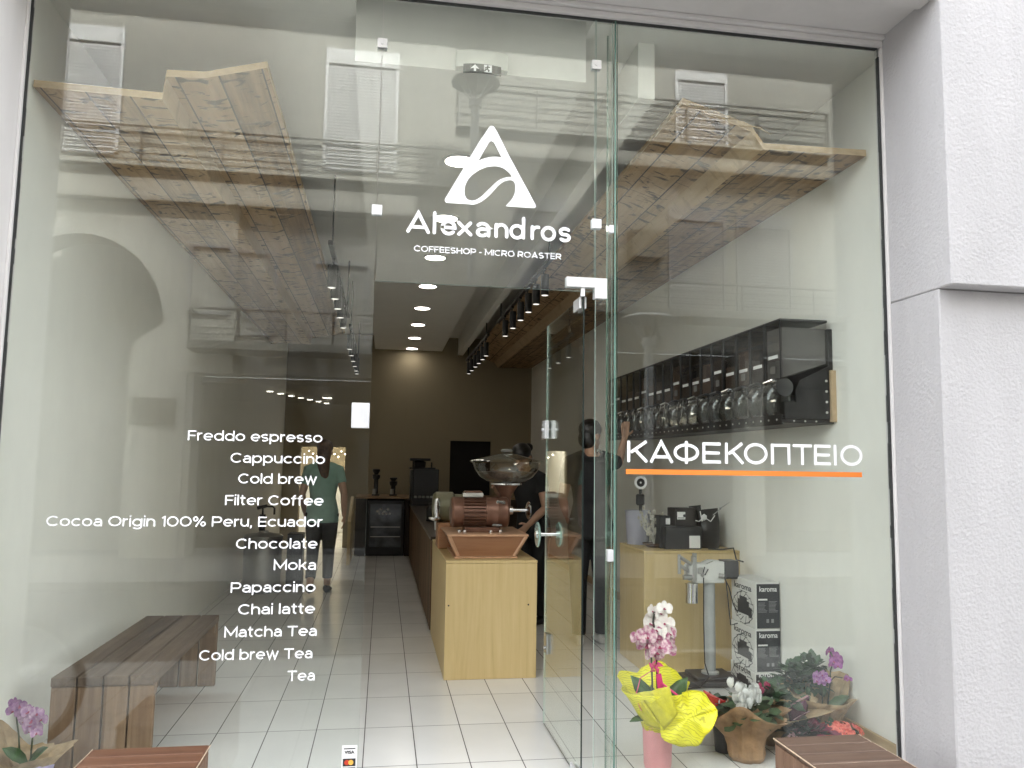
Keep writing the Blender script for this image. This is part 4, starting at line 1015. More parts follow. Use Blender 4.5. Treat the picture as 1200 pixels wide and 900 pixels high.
q = MB(); q.lathe((.43, 2.6, 0), [(.02, 1.05), (.03, 1.12), (.02, 1.19), (.001, 1.2)], 14); q.lathe((.415, 2.60, 0), [(.02, 1.02), (.05, 1.04), (.05, 1.05)], 14); q.obj("spout", CHROME, G2)
# clutter on the long bar
q = MB(); q.lathe((0.66, 3.8, .826), [(.05, 0), (.055, .12), (.03, .16), (.03, .2)], 16); tag(q.obj("steel_jug", STEEL), "small steel jug on the dark bar behind the olive grinder", "jug")
random.seed(21)
def cups(x, y, lab, m_, h=.12, r=.04):
    q = MB(); q.lathe((x, y, .826), [(r * .7, 0), (r, h), (r * .9, h), (r * .6, .01)], 14); tag(q.obj("cup_stack", m_), lab, "cups")
cups(0.54, 4.1, "cream cup stack near the front of the dark bar", PAPER, .22); cups(0.60, 4.7, "brown cup stack farther along the dark bar", KRAFTBOX, .18)
for (x, y, zc, h, lab) in ((.54, 3.5, .826, .14, "squat dark jar at the front corner of the dark bar"), (.54, 5.3, .826, .20, "dark bottle standing halfway along the dark bar")):
    q = MB(); q.lathe((x, y, zc), [(.045, 0), (.05, h * .7), (.02, h * .85), (.02, h)], 14); tag(q.obj("jar", BLACK), lab, "jar")
EM = thing("espresso_machine", "black espresso machine standing at the end of the dark bar", "espresso machine", (.65, 8.7, .826))
q = MB(); q.box(.46, .85, 8.5, 8.95, .96, 1.375, .008); q.obj("body", BLACK, EM)
q = MB(); q.box(.42, .458, 8.5, 8.95, .90, 1.36, .004); q.box(.405, .80, 8.55, 8.9, 1.377, 1.40, .003); q.cyl((.46, 8.6, 1.40), (.46, 8.6, 1.50), .012); q.cyl((.74, 8.6, 1.40), (.74, 8.6, 1.48), .012); q.box(.41, .72, 8.55, 8.85, 1.50, 1.54, .005); q.lathe((.56, 8.7, 1.40), [(.09, 0), (.10, .08), (.07, .10)], 16); q.obj("cup_rack", BLACKM, EM)
q = MB(); q.box(.44, .86, 8.45, 8.95, .83, .955, .006); q.obj("drip_tray", BLACKM, EM)
q = MB()
for k in range(5): q.cyl((.50 + k * .06, 8.44, .945), (.50 + k * .06, 8.44, .975), .022, n=12)
q.obj("cups", STEEL, EM)
def small_grinder(x, y, h, lab):
    T = thing("small_grinder", lab, "coffee grinder", (x, y, .931), "small grinders on the back counter")
    q = MB(); q.box(x - .06, x + .06, y - .08, y + .08, .9315, .955, .004); q.box(x - .035, x + .035, y - .02, y + .06, .955, .93 + h * .62, .01); q.obj("stand", BLACKM, T)
    q = MB(); q.lathe((x, y - .01, .93 + h * .60), [(.05, 0), (.065, .03), (.065, .07), (.03, .08)], 18); q.obj("grind_head", BLACK, T)
    q = MB(); q.lathe((x, y - .01, .93 + h * .60 + .081), [(.03, 0), (.062, h * .12), (.062, h * .18), (.02, h * .20)], 18); q.obj("hopper", BLACK, T)
    q = MB(); q.cyl((x - .02, y - .07, .956), (x - .02, y - .07, 1.04), .03, n=16); q.obj("jar", STEEL, T)
small_grinder(-.10, 9.5, .44, "tall slim black grinder at the left end of the back counter"); small_grinder(.18, 9.5, .27, "short black grinder beside the tall one on the back counter")

# ------------------------------------------------------------------ bean dispensers on the right wall
RK = thing("dispenser_rack", "black wall rack with bolted base rail carrying the row of bean dispensers", "wall rack", (2.45, 2.4, 1.75))
y0d, nd, pd = 0.615, 18, 0.2
y1d = y0d + nd * pd
q = MB(); q.box(2.29, 2.585, y0d - .004, y1d, 1.735, 1.757, .002); q.box(2.284, 2.292, y0d - .004, y1d, 1.725, 1.785, .001); q.box(2.588, 2.6185, y0d, y1d, 1.735, 2.30, .002); q.obj("base_rail", BLACKM, RK)
q = MB(); q.prism([(2.30, 1.760), (2.585, 1.760), (2.585, 2.075), (2.40, 1.985), (2.372, 1.93), (2.372, 1.86), (2.30, 1.86)], y0d - .012, y0d - .002, 'XZ'); q.obj("side_bracket", BLACK, RK)
BOLT = mat("bolt_head", (0.75, 0.74, 0.70), 0.3, 0.6)
def bolt(a, b, r):
    q = MB(); q.cyl(a, b, r, n=10); q.obj("bolt", BOLT, RK)
for k in range(4): bolt((2.565, y0d - .0165, 1.80 + k * .062), (2.565, y0d - .0125, 1.80 + k * .062), .0075)
for x in (2.36, 2.43, 2.50): bolt((x, y0d - .010, 1.7465), (x, y0d - .0045, 1.7465), .005)
for k in range(nd * 2): bolt((2.2795, y0d + .05 + k * pd / 2, 1.755), (2.2835, y0d + .05 + k * pd / 2, 1.755), .006)
q = MB(); q.box(2.5875, 2.6195, y0d - .030, y0d - .002, 1.745, 2.05, .002); q.obj("batten", SKIRT, RK)
random.seed(31)
first = None
BEANV = [BEAN, mat("dark_roast", (0.05, 0.027, 0.018), 0.5, var=0.6, scale=120, bump=1, bscale=160), mat("pale_roast", (0.15, 0.085, 0.05), 0.55, var=0.5, scale=120, bump=1, bscale=160)]
CHUTE = glass_mat("chute_acrylic", (0.70, 0.69, 0.67), 0.07)
for k in range(nd):
    ya = y0d + k * pd; yb = ya + pd - .008; ym = (ya + yb) / 2
    nm = "bean dispenser nearest the glass, empty and clear" if k == 0 else None
    D = thing("bean_dispenser", nm or "smoked clear bean dispenser in the wall row, dark beans behind its label", "bean dispenser", (2.45, ym, 1.76), "bean dispensers along the right wall")
    h = MB()
    pr = [(2.29, 1.99), (2.29, 2.335), (2.583, 2.335), (2.583, 2.085)]
    for yy in (ya, yb): h.face([(x, yy, z) for x, z in pr])
    h.face([(2.29, ya, 1.99), (2.29, yb, 1.99), (2.29, yb, 2.335), (2.29, ya, 2.335)])
    h.face([(2.29, ya, 1.99), (2.29, yb, 1.99), (2.583, yb, 2.085), (2.583, ya, 2.085)])
    h.obj("hopper", SMOKE, D, smooth=0)
    h = MB(); h.box(2.283, 2.59, ya - .001, yb + .001, 2.3365, 2.352, .004)
    for yy in (ya + .004, yb - .004): h.box(2.284, 2.289, yy - .003, yy + .003, 1.99, 2.336)
    h.obj("lid", BLACK, D)
    lv = 2.30 if k == 0 else random.uniform(2.14, 2.27)
    h = MB(); xb0 = 2.30
    n0 = [(xb0, 2.002), (xb0, lv - random.uniform(0, .04)), (2.575, lv), (2.575, 2.092)]
    h.prism(n0, ya + .006, yb - .006, 'XZ'); h.obj("bean_fill", BEANV[k % 3] if k else mat("grey_back", (0.22, 0.22, 0.215), 0.4), D)
    h = MB(); h.cyl((2.315, ya + .01, 1.945), (2.315, yb - .01, 1.945), .054, n=24); h.obj("valve", mat("valve_smoke", (0.05, 0.05, 0.05), 0.12, coat=0.8), D)
    h = MB(); h.loft([(2.315, ym - .06, 1.975), (2.255, ym - .055, 1.985), (2.245, ym + .03, 1.975), (2.30, ym + .05, 1.965)], .010, n=8); h.obj("handle", BLACK if k % 3 else CHROME, D)
    h = MB()
    prof = [(2.275, 1.905), (2.262, 1.86), (2.268, 1.80), (2.30, 1.772), (2.36, 1.772), (2.36, 1.905)]
    for yy in (ya + .018, yb - .018): h.face([(x, yy, z) for x, z in prof])
    for (xa, za), (xb_, zb_) in zip(prof[:3], prof[1:4]): h.face([(xa, ya + .018, za), (xa, yb - .018, za), (xb_, yb - .018, zb_), (xb_, ya + .018, zb_)])
    h.obj("chute", CHUTE, D, smooth=0)
    h = MB(); h.loft([(2.335, ym, 1.965), (2.295, ym, 1.945), (2.272, ym, 1.895), (2.270, ym, 1.84), (2.285, ym, 1.79)], [.040, .052, .056, .052, .044], n=16, cap=False); h.obj("spout", CHUTE, D)
    h = MB(); h.box(2.345, 2.42, ya + .02, yb - .02, 1.775, 1.90, .006); h.obj("chute_back", BLACK, D)
    h = MB(); h.box(2.2865, 2.2885, ym - .06, ym + .055, 2.085 if k % 4 else 2.12, 2.105 if k % 4 else 2.14); h.obj("label", PAPER, D)
    if k < 14 and k % 2 == 0:
        h = MB(); h.box(2.2862, 2.2884, ym - .03, ym + .03, 2.03, 2.075); h.obj("price_slip", mat("dull_slip", (0.16, 0.15, 0.14), 0.5), D)
    if k in (7, 9):
        h = MB(); h.loft([(2.25, ym - .05, 1.98), (2.235, ym - .06, 1.87), (2.24, ym, 1.80), (2.235, ym + .06, 1.87), (2.25, ym + .04, 1.98)], .003, n=6); h.obj("wire_loop", CHROME, D)
    if k: D['label'] = "smoked bean dispenser filled with dark coffee, %s from the glass front" % ["", "second", "third", "fourth", "fifth", "sixth", "seventh", "eighth", "ninth", "tenth", "eleventh", "twelfth", "thirteenth", "fourteenth", "fifteenth", "sixteenth", "seventeenth", "eighteenth"][k]

# ------------------------------------------------------------------ plywood side counter with its clutter
SC = thing("side_counter", "pale plywood counter block by the right wall under the bean dispensers", "counter", (2.25, 2.2, 0))
q = MB(); q.box(1.884, 2.615, 1.90, 2.50, .005, .842, .002); q.obj("body", PLY, SC)
q = MB(); q.box(1.882, 2.616, 1.898, 2.502, .8435, .862, .002); q.obj("top", PLY, SC)
tz = .8625
q = MB(); q.box(2.08, 2.36, 1.99, 2.28, tz, tz + .165, .004); c1 = tag(q.obj("black_carton", CARDK), "wide black carton on the plywood side counter, carrying a smaller one", "carton")
q = MB(); q.box(2.262, 2.346, 1.987, 1.9892, .872, .962); q.obj("label", PAPER, c1)
q = MB(); q.box(2.165, 2.325, 2.02, 2.19, tz + .167, tz + .298, .004); c2 = tag(q.obj("black_carton", mat("black_carton_dull", (0.022, 0.018, 0.016), 0.5)), "small black carton with a white emblem, on top of the wide one", "carton")
q = MB(); q.box(2.180, 2.243, 2.0172, 2.0192, 1.08, 1.135); q.obj("label", PAPER, c2)
q = MB(); q.cyl((2.236, 2.0155, 1.107), (2.236, 2.0169, 1.107), .011, n=14); q.box(2.185, 2.235, 2.0158, 2.0169, 1.088, 1.093); q.obj("emblem", CARDK, c2)
q = MB(); q.box(2.06, 2.14, 2.06, 2.2, tz, tz + .24, .004); c3 = tag(q.obj("black_carton", CARDK), "narrow tall black carton at the left of the wide one", "carton")
q = MB(); q.box(2.105, 2.138, 2.057, 2.059, 1.04, 1.085); q.obj("label", PAPER, c3)
def bag(lab, x, y, w, h, m_, tie=None):
    random.seed(int(x * 100))
    B_ = thing("coffee_bag", lab, "bag", (x, y, tz))
    q = MB()
    pts = [(x, y, tz + .001), (x, y, tz + h * .3), (x + .004, y, tz + h * .65), (x, y + .01, tz + h * .86), (x - .004, y + .012, tz + h)]
    q.loft(pts, [(w * .48, .045), (w * .5, .058), (w * .5, .045), (w * .49, .016), (w * .5, .006)], side=(1, 0, 0), n=20); q.obj("pouch", m_, B_)
    if tie:
        q = MB(); q.ball((x - w * .35, y - .06, tz + h * .80), .022, (1.1, .7, 1.2), 1)
        for a in (.3, 2.0, 3.6): q.loft([(x - w * .35, y - .06, tz + h * .80), (x - w * .35 + .05 * math.cos(a), y - .07, tz + h * .80 - .03), (x - w * .35 + .085 * math.cos(a), y - .07, tz + h * .80 + .05 * math.sin(a))], .004, n=6)
        q.obj("tie", PAPER, B_)
bag("black coffee bag standing at the right of the black cartons", 2.46, 2.10, .17, .29, BLACK, True)
bag("black coffee bag leaning beside the wrapped twig at the counter back", 2.40, 2.20, .10, .31, BLACK)
q = MB(); q.loft([(2.48, 2.06, 1.11), (2.55, 2.05, 1.17), (2.60, 2.03, 1.21)], [.004, .003, .002], n=6); q.ball((2.535, 2.05, 1.16), .009); tag(q.obj("silver_twig", STEEL), "thin silver twig sticking up behind the black bags", "twig")
q = MB(); q.lathe((2.50, 2.35, tz), [(.10, 0), (.125, .24), (.128, .245), (.11, .245), (.09, .01)], 28); tag(q.obj("grey_bucket", GREYPL), "pale grey bucket at the wall end of the plywood side counter", "bucket")
q = MB(); q.lathe((2.00, 2.40, tz), [(.085, 0), (.10, .25), (.105, .26), (.095, .26), (.08, .01)], 28); tag(q.obj("grey_bucket", mat("lilac_grey_plastic", (0.40, 0.40, 0.47), 0.45)), "lilac-grey bucket at the left end of the plywood side counter", "bucket")
# dry seed-pod twig standing in a dish in front of the left bucket
TW = thing("dried_plant", "dried pale seed-head plant in a dark dish on the side counter", "dried plant", (2.05, 2.16, tz))
q = MB(); q.lathe((2.05, 2.16, tz), [(.05, 0.001), (.085, .02), (.09, .03), (.05, .022)], 24); q.obj("dish", mat("brown_dish", (0.09, 0.045, 0.03), 0.4), TW)
random.seed(8); q = MB()
for k in range(9):
    a = random.uniform(-.5, .5); L_ = random.uniform(.2, .33)
    q.loft([(2.05, 2.16, tz + .02), (2.05 + a * .10 - .02, 2.15, tz + L_ * .6), (2.05 + a * .22 - .03, 2.14, tz + L_)], [.003, .002, .001], n=5)
    for j in range(6):
        s = .4 + j * .1
        q.ball((2.05 + a * .2 * s - .03 * s + random.uniform(-.02, .02), 2.145, tz + L_ * s), .010, (1, .4, 1.4), 1)
q.obj("seed_heads", mat("dry_seed", (0.40, 0.38, 0.31), 0.7), TW)
CK = thing("round_dial", "round white-rimmed dial lamp on a dark stem at the counter's far end", "dial", (2.03, 2.48, tz))
q = MB(); q.lathe((2.035, 2.44, 1.34), [(.034, -.01), (.050, -.012), (.054, 0), (.050, .012), (.034, .01), (.034, -.01)], 30, 'Y', closed=False); q.obj("rim", PAPER, CK)
q = MB(); q.cyl((2.035, 2.435, 1.34), (2.035, 2.448, 1.34), .035, n=24); q.cyl((2.035, 2.44, tz + .002), (2.035, 2.44, 1.286), .012, n=10); q.box(1.99, 2.08, 2.405, 2.475, tz + .001, tz + .012); q.box(2.0, 2.065, 2.42, 2.46, 1.16, 1.25, .01); q.obj("stem", BLACK, CK)
q = MB(); q.cyl((2.035, 2.4335, 1.34), (2.035, 2.4345, 1.34), .008, n=12); q.obj("hub", PAPER, CK)
q = MB(); q.loft([(2.40, 1.97, tz + .006), (2.50, 1.93, tz + .006), (2.56, 1.885, tz + .02), (2.575, 1.87, .80), (2.57, 1.75, .80)], .006, n=8); tag(q.obj("black_cable", BLACK), "black cable looping off the right end of the side counter", "cable")

# ------------------------------------------------------------------ can sealer on its post
SL = thing("sealing_machine", "white bench sealing machine with a steel cup, on a grey post and dark base", "sealing machine", (2.26, 1.62, 0))
WM = mat("white_enamel", (0.66, 0.66, 0.63), 0.35, var=0.06)
q = MB()
pl = [(2.25 + .26 * math.cos(a) * (1 if math.cos(a) > 0 else 1.25), 1.62 + .15 * math.sin(a)) for a in [2 * PI * k / 24 for k in range(24)]]
q.prism(pl, .012, .045, 'XY'); q.box(2.12, 2.40, 1.50, 1.74, .046, .068, .006); q.obj("base", mat("dark_slate_base", (0.06, 0.06, 0.062), 0.5), SL)
q = MB(); q.cyl((2.258, 1.62, .068), (2.258, 1.62, .678), .038, n=24); q.lathe((2.258, 1.62, .068), [(.06, 0), (.06, .012), (.04, .02)], 20); q.obj("post", mat("grey_post", (0.45, 0.46, 0.45), 0.4), SL)
q = MB()
q.box(2.13, 2.345, 1.56, 1.69, .679, .70, .004)
q.prism([(2.10, .70), (2.345, .70), (2.345, .822), (2.27, .828), (2.22, .806), (2.12, .808), (2.10, .79)], 1.565, 1.60, 'XZ'); q.prism([(2.10, .70), (2.345, .70), (2.345, .822), (2.27, .828), (2.22, .806), (2.12, .808), (2.10, .79)], 1.65, 1.685, 'XZ')
q.obj("head", WM, SL)
q = MB(); q.box(2.347, 2.455, 1.565, 1.685, .705, .828, .008); q.obj("motor", BLACKM, SL)
q = MB(); q.cyl((2.118, 1.595, .545), (2.118, 1.595, .672), .043, n=28); q.cyl((2.118, 1.595, .672), (2.118, 1.595, .678), .047, n=28); q.obj("cup", CHROME, SL)
q = MB()
q.box(2.115, 2.145, 1.56, 1.60, .68, .86, .004); q.cyl((2.135, 1.58, .82), (2.135, 1.58, .88), .016, n=12); q.cyl((2.03, 1.58, .855), (2.12, 1.58, .80), .013, n=10); q.cyl((2.03, 1.60, .80), (2.12, 1.60, .745), .013, n=10)
q.cyl((2.03, 1.59, .74), (2.03, 1.59, .87), .012, n=10); q.cyl((2.05, 1.57, .72), (2.11, 1.57, .72), .018, n=12); q.box(2.15, 2.185, 1.552, 1.564, .745, .785, .003)
q.obj("lever_gear", STEEL, SL)
q = MB(); q.loft([(2.20, 1.558, .79), (2.185, 1.556, .745), (2.20, 1.556, .735), (2.225, 1.558, .775)], .004, n=6); q.obj("lever", BLACK, SL)
q = MB(); q.cyl((2.30, 1.556, .732), (2.33, 1.540, .728), .016, n=12); q.cyl((2.18, 1.558, .732), (2.18, 1.548, .732), .010, n=10); q.obj("knob", mat("grey_knob", (0, 0, 0)), SL)
q = MB(); q.loft([(2.33, 1.54, .725), (2.36, 1.53, .66), (2.40, 1.55, .54), (2.45, 1.58, .47)], .004, n=6); q.loft([(2.345, 1.54, .70), (2.36, 1.54, .55), (2.38, 1.55, .40), (2.45, 1.57, .41)], .004, n=6); q.loft([(2.188, 1.55, .72), (2.19, 1.56, .40), (2.195, 1.56, .15), (2.22, 1.56, .072)], .004, n=6); q.loft([(2.20, 1.50, .072), (2.12, 1.46, .02), (1.98, 1.44, .014), (1.93, 1.50, .05), (1.99, 1.60, .052)], .006, n=6); q.obj("cord", BLACK, SL)

# ------------------------------------------------------------------ stacked cartons lettered karoma
def carton(z0, h, dx, lab):
    T = thing("product_carton", lab, "carton", (2.54, 1.48, z0), "stack of printed cartons by the right wall")
    x0, x1, ya, yb = 2.443 + dx, 2.612, 1.30, 1.67
    q = MB(); q.box(x0, x1, ya, yb, z0, z0 + h, .003); q.obj("box", CARDW, T)
    q = MB(); q.box(x0 + .006, x1 - .003, ya - .0022, ya - .0006, z0 + .004, z0 + h - .012); fr = q.obj("front_print", CARDK, T)
    q = MB(); w_ = x1 - x0
    yy = ya - .0030
    add_text(q, "karoma", x0 + .025, x1 - .022, z0 + h * .80, .033, yy, bold=.012, thick=.0006)
    q.box(x0 + .015, x0 + w_ * .47, yy - .0004, yy + .0004, z0 + h * .61, z0 + h * .645)
    q.obj("lettering", PAPER, fr, smooth=0)
    q = MB(); random.seed(4)
    for c0 in (x0 + .015, x0 + w_ * .53):
        for j in range(9):
            zz = z0 + h * (.58 - j * .028)
            if c0 > x0 + .05 or j > 0: q.box(c0, c0 + w_ * random.uniform(.25, .38), yy - .0003, yy + .0003, zz, zz + .0028)
    for j in range(2):
        q.box(x0 + w_ * (.42 + j * .2), x0 + w_ * (.42 + j * .2) + .018, yy - .0003, yy + .0003, z0 + h * .13, z0 + h * .21)
    q.obj("small_print", mat("grey_print", (0.25, 0.25, 0.25), 0.6), fr)
    # long side: name and a dark appliance drawing
    q = MB(); xs_ = x0 - .0012
    add_text(q, "karoma", yb - .05, ya + .06, z0 + h * .76, .040, xs_, bold=.012, thick=.0006, facing='-X')
    q.box(xs_ - .0003, xs_ + .0003, ya + .12, yb - .12, z0 + h * .71, z0 + h * .72)
    random.seed(11)
    q.box(xs_ - .0006, xs_ + .0006, ya + .10, yb - .10, z0 + h * .22, z0 + h * .52, .0)
    q.box(xs_ - .0005, xs_ + .0005, ya + .13, yb - .13, z0 + h * .521, z0 + h * .60)
    q.box(xs_ - .0005, xs_ + .0005, ya + .06, ya + .0995, z0 + h * .18, z0 + h * .40)
    q.obj("side_print", CARDK, T, smooth=0)
    q = MB()
    for j in range(14):
        a = 2 * PI * j / 14 + .2; cy_, cz_ = (ya + yb) / 2, z0 + h * .36
        r0_, r1_ = .085, .13 + random.uniform(0, .03)
        p0 = Vector((xs_ - .0002, cy_ + r0_ * math.cos(a) * 1.1, cz_ + r0_ * math.sin(a) * .7)); p1 = Vector((xs_ - .0002, cy_ + r1_ * math.cos(a + .3) * 1.1, cz_ + r1_ * math.sin(a + .3) * .7)); p2 = Vector((xs_ - .0002, cy_ + r1_ * math.cos(a + .8) * 1.0, cz_ + r1_ * math.sin(a + .8) * .7))
        q.loft([p0, p1, p2], (.0004, .0035) and [(.0035, .0003)] * 3, side=(0, 1, 0), n=6)
    q.obj("side_print", CARDK, T)
carton(.422, .300, 0, "printed carton on top of the stack, black front and white side"); carton(.147, .273, -.005, "printed carton in the middle of the stack, black front and white side"); carton(.005, .140, -.012, "lowest printed carton of the stack, half hidden by flowers")

# ------------------------------------------------------------------ steel drum, passage, things at the back
DM = thing("steel_urn", "dull steel urn with a pump tap standing deep in the shop on the left", "urn", (-1.31, 5.76, 0))
q = MB(); q.lathe((-1.31, 5.76, 0), [(.20, .006), (.208, .02), (.208, .60), (.214, .605), (.214, .625), (.19, .64), (.06, .66), (.05, .68)], 36); q.obj("body", STEEL, DM)
q = MB(); q.cyl((-1.33, 5.76, .68), (-1.33, 5.76, .86), .035, n=16); q.loft([(-1.33, 5.76, .86), (-1.33, 5.76, .95), (-1.22, 5.74, .95), (-1.20, 5.74, .93), (-1.20, 5.74, .86)], .012, n=8); q.cyl((-1.39, 5.75, .93), (-1.28, 5.75, .96), .02, n=10); q.obj("pump", BLACKM, DM)
q = MB(); q.box(-1.08, -.90, 6.05, 6.3, .01, .62, .01); tag(q.obj("dark_bin", BLACK), "dark upright bin standing beside the steel urn", "bin")
q = MB(); q.box(DX0 - .3, .6, 13.3, 13.5, 0.01, 1.0); tag(q.obj("passage_cabinet", CARDW), "pale cabinet at the end of the back passage", "cabinet")
q = MB(); random.seed(12)
for k in range(12): q.ball((-1.35 + .065 * k, 11.4 + .12 * (k % 3), 1.66 - .05 * (k % 3)), .011, sub=1)
tag(q.obj("string_lights", emis("bulb_glow", (1.0, 0.92, 0.75), 2.0)), "string of tiny bulbs hanging in the back passage", "string lights")
pl_d = bpy.data.lights.new("passage_lamp", 'POINT'); pl_d.energy = 5; pl_d.shadow_soft_size = .15; pl_d.color = (1, .92, .78)  # added light, its source unseen, to brighten the passage
pl_o = bpy.data.objects.new("passage_lamp", pl_d); pl_o.location = (-.9, 11.8, 2.3); COL.objects.link(pl_o)
q = MB(); q.lathe((-.9, 11.8, 2.6), [(.001, -.02), (.14, -.02), (.14, -.001)], 24); tag(q.obj("passage_lamp_disc", LAMPON), "round ceiling lamp in the back passage", "ceiling lamp")  # glowing cover for the added passage light

# ------------------------------------------------------------------ flowers
PET = {}
def petal_mat(name, c0, c1):
    """petal colour that runs from the heart to the rim with fine veins"""
    if name in MATS: return MATS[name]
    m, n, l, p = _nodes(name)
    tc = n.new("ShaderNodeTexCoord"); no = n.new("ShaderNodeTexNoise"); no.inputs['Scale'].default_value = 55; no.inputs['Detail'].default_value = 3
    l.new(tc.outputs['Object'], no.inputs['Vector'])
    cr = n.new("ShaderNodeValToRGB"); cr.color_ramp.elements[0].position = .38; cr.color_ramp.elements[1].position = .62
    cr.color_ramp.elements[0].color = (*c0, 1); cr.color_ramp.elements[1].color = (*c1, 1)
    l.new(no.outputs[0], cr.inputs[0]); l.new(cr.outputs[0], p.inputs['Base Color']); p.inputs['Roughness'].default_value = .6
    p.inputs['Subsurface Weight'].default_value = 0.0
    MATS[name] = m
    return m
LEAF = mat("leaf_green", (0.045, 0.11, 0.03), 0.4, var=0.4, scale=25)
LEAFD = mat("dark_leaf", (0.028, 0.07, 0.025), 0.45, var=0.4, scale=25)
LEAFY = mat("grey_leaf", (0.085, 0.13, 0.065), 0.5, var=0.35, scale=30)
STEM = mat("stem_green", (0.06, 0.08, 0.035), 0.5, var=0.3)
def frame(d):
    d = Vector(d).normalized(); a = d.orthogonal().normalized(); return d, a, d.cross(a)
def petal(mb, c, d, out, L, Wd, cup=.25):
    """one petal: grows from c along `out`, its face looking along d"""
    d = Vector(d).normalized(); out = (Vector(out) - d * Vector(out).dot(d)).normalized(); sd = d.cross(out)
    rows = []
    for t, w in ((0, .25), (.35, .85), (.7, 1.0), (.92, .6), (1.0, .15)):
        z = cup * L * (t * t - .3 * t)
        rows.append([Vector(c) + out * (L * t) + sd * (Wd * .5 * w * s) + d * (z + abs(s) * cup * Wd * .25) for s in (-1, 0, 1)])
    v = [p for r in rows for p in r]; f = []
    for i in range(4):
        for j in range(2): f.append((i * 3 + j, i * 3 + j + 1, i * 3 + j + 4, i * 3 + j + 3))
    mb._new(v, f)
def orchid(mb, c, d, s, lip=1):
    d, a, b = frame(d); ph = random.uniform(-.2, .2)
    up = Vector((0, 0, 1)) - d * d.z
    if up.length < .1: up = a
    up.normalize(); sd = d.cross(up)
    mb.m(0)
    for ang, L, Wd in ((90, .5, .34), (205, .5, .32), (335, .5, .32)): petal(mb, c, d, sd * math.cos(R(ang) + ph) + up * math.sin(R(ang) + ph), s * L, s * Wd)
    for ang in (15, 165): petal(mb, Vector(c) + d * s * .03, d, sd * math.cos(R(ang) + ph) + up * math.sin(R(ang) + ph), s * .52, s * .56)
    mb.m(lip); petal(mb, Vector(c) + d * s * .06, (d + up * .8), -up + d * .4, s * .24, s * .2, .6); mb.ball(Vector(c) + d * s * .06, s * .06, sub=1); mb.m(0)
def leaf(mb, c, out, nrm, L, Wd, bend=.25):
    out = Vector(out).normalized(); nrm = Vector(nrm); sd = out.cross(nrm).normalized(); nrm = sd.cross(out)
    rows = []
    for t, w in ((0, .12), (.25, .75), (.55, 1), (.8, .7), (1, .03)):
        cz = Vector(c) + out * L * t - nrm * (bend * L * t * t)
        rows.append([cz + sd * (-.5 * Wd * w) + nrm * (.08 * Wd * w), cz, cz + sd * (.5 * Wd * w) + nrm * (.08 * Wd * w)])
    v = [p for r in rows for p in r]; f = []
    for i in range(4):
        for j in range(2): f.append((i * 3 + j, i * 3 + j + 1, i * 3 + j + 4, i * 3 + j + 3))
    mb._new(v, f)
def rnd_dir(zmin=-.2):
    while True:
        v = Vector((random.uniform(-1, 1), random.uniform(-1, 1), random.uniform(zmin, 1)))
        if .2 < v.length < 1: return v.normalized()
def foliage(mb, c, sc, n, L, Wd, zmin=-.1):
    for _ in range(n):
        d = rnd_dir(zmin); r = random.random() ** .4
        p = Vector(c) + Vector((d.x * sc[0], d.y * sc[1], d.z * sc[2])) * r
        o = (d + rnd_dir(-1) * .6).normalized()
        leaf(mb, p, o, (Vector((0, 0, 1)) + rnd_dir(-1) * .5), L * random.uniform(.6, 1.2), Wd * random.uniform(.7, 1.2))
def paper_mat(name, c, line, sc=60, th=.45):
    """wrapping paper with a printed/crinkled squiggle"""
    m, n, l, p = _nodes(name)
    tc = n.new("ShaderNodeTexCoord"); wv = n.new("ShaderNodeTexWave"); wv.wave_type = 'RINGS'; wv.inputs['Scale'].default_value = sc; wv.inputs['Distortion'].default_value = 16.0; wv.inputs['Detail'].default_value = 1.5; wv.inputs['Detail Scale'].default_value = .6
    l.new(tc.outputs['Object'], wv.inputs['Vector'])
    cr = n.new("ShaderNodeValToRGB"); cr.color_ramp.elements[0].position = .02; cr.color_ramp.elements[1].position = .16
    cr.color_ramp.elements[0].color = (*line, 1); cr.color_ramp.elements[1].color = (*c, 1)
    l.new(wv.outputs[0], cr.inputs[0]); l.new(cr.outputs[0], p.inputs['Base Color']); p.inputs['Roughness'].default_value = .45
    no = n.new("ShaderNodeTexNoise"); no.inputs['Scale'].default_value = 28; l.new(tc.outputs['Object'], no.inputs['Vector'])
    b = n.new("ShaderNodeBump"); b.inputs['Strength'].default_value = .5; b.inputs['Distance'].default_value = .01; l.new(no.outputs[0], b.inputs['Height']); l.new(b.outputs[0], p.inputs['Normal'])
    MATS[name] = m
    return m
YPAP = paper_mat("yellow_wrap", (0.84, 0.78, 0.03), (0.52, 0.46, 0.01), 26)
KRAFT = mat("kraft_wrap", (0.38, 0.23, 0.125), 0.65, var=0.28, scale=18, bump=0.7, bscale=35)
KRAFTP = mat("pale_kraft_wrap", (0.44, 0.32, 0.19), 0.6, var=0.25, scale=22, bump=0.6, bscale=40)
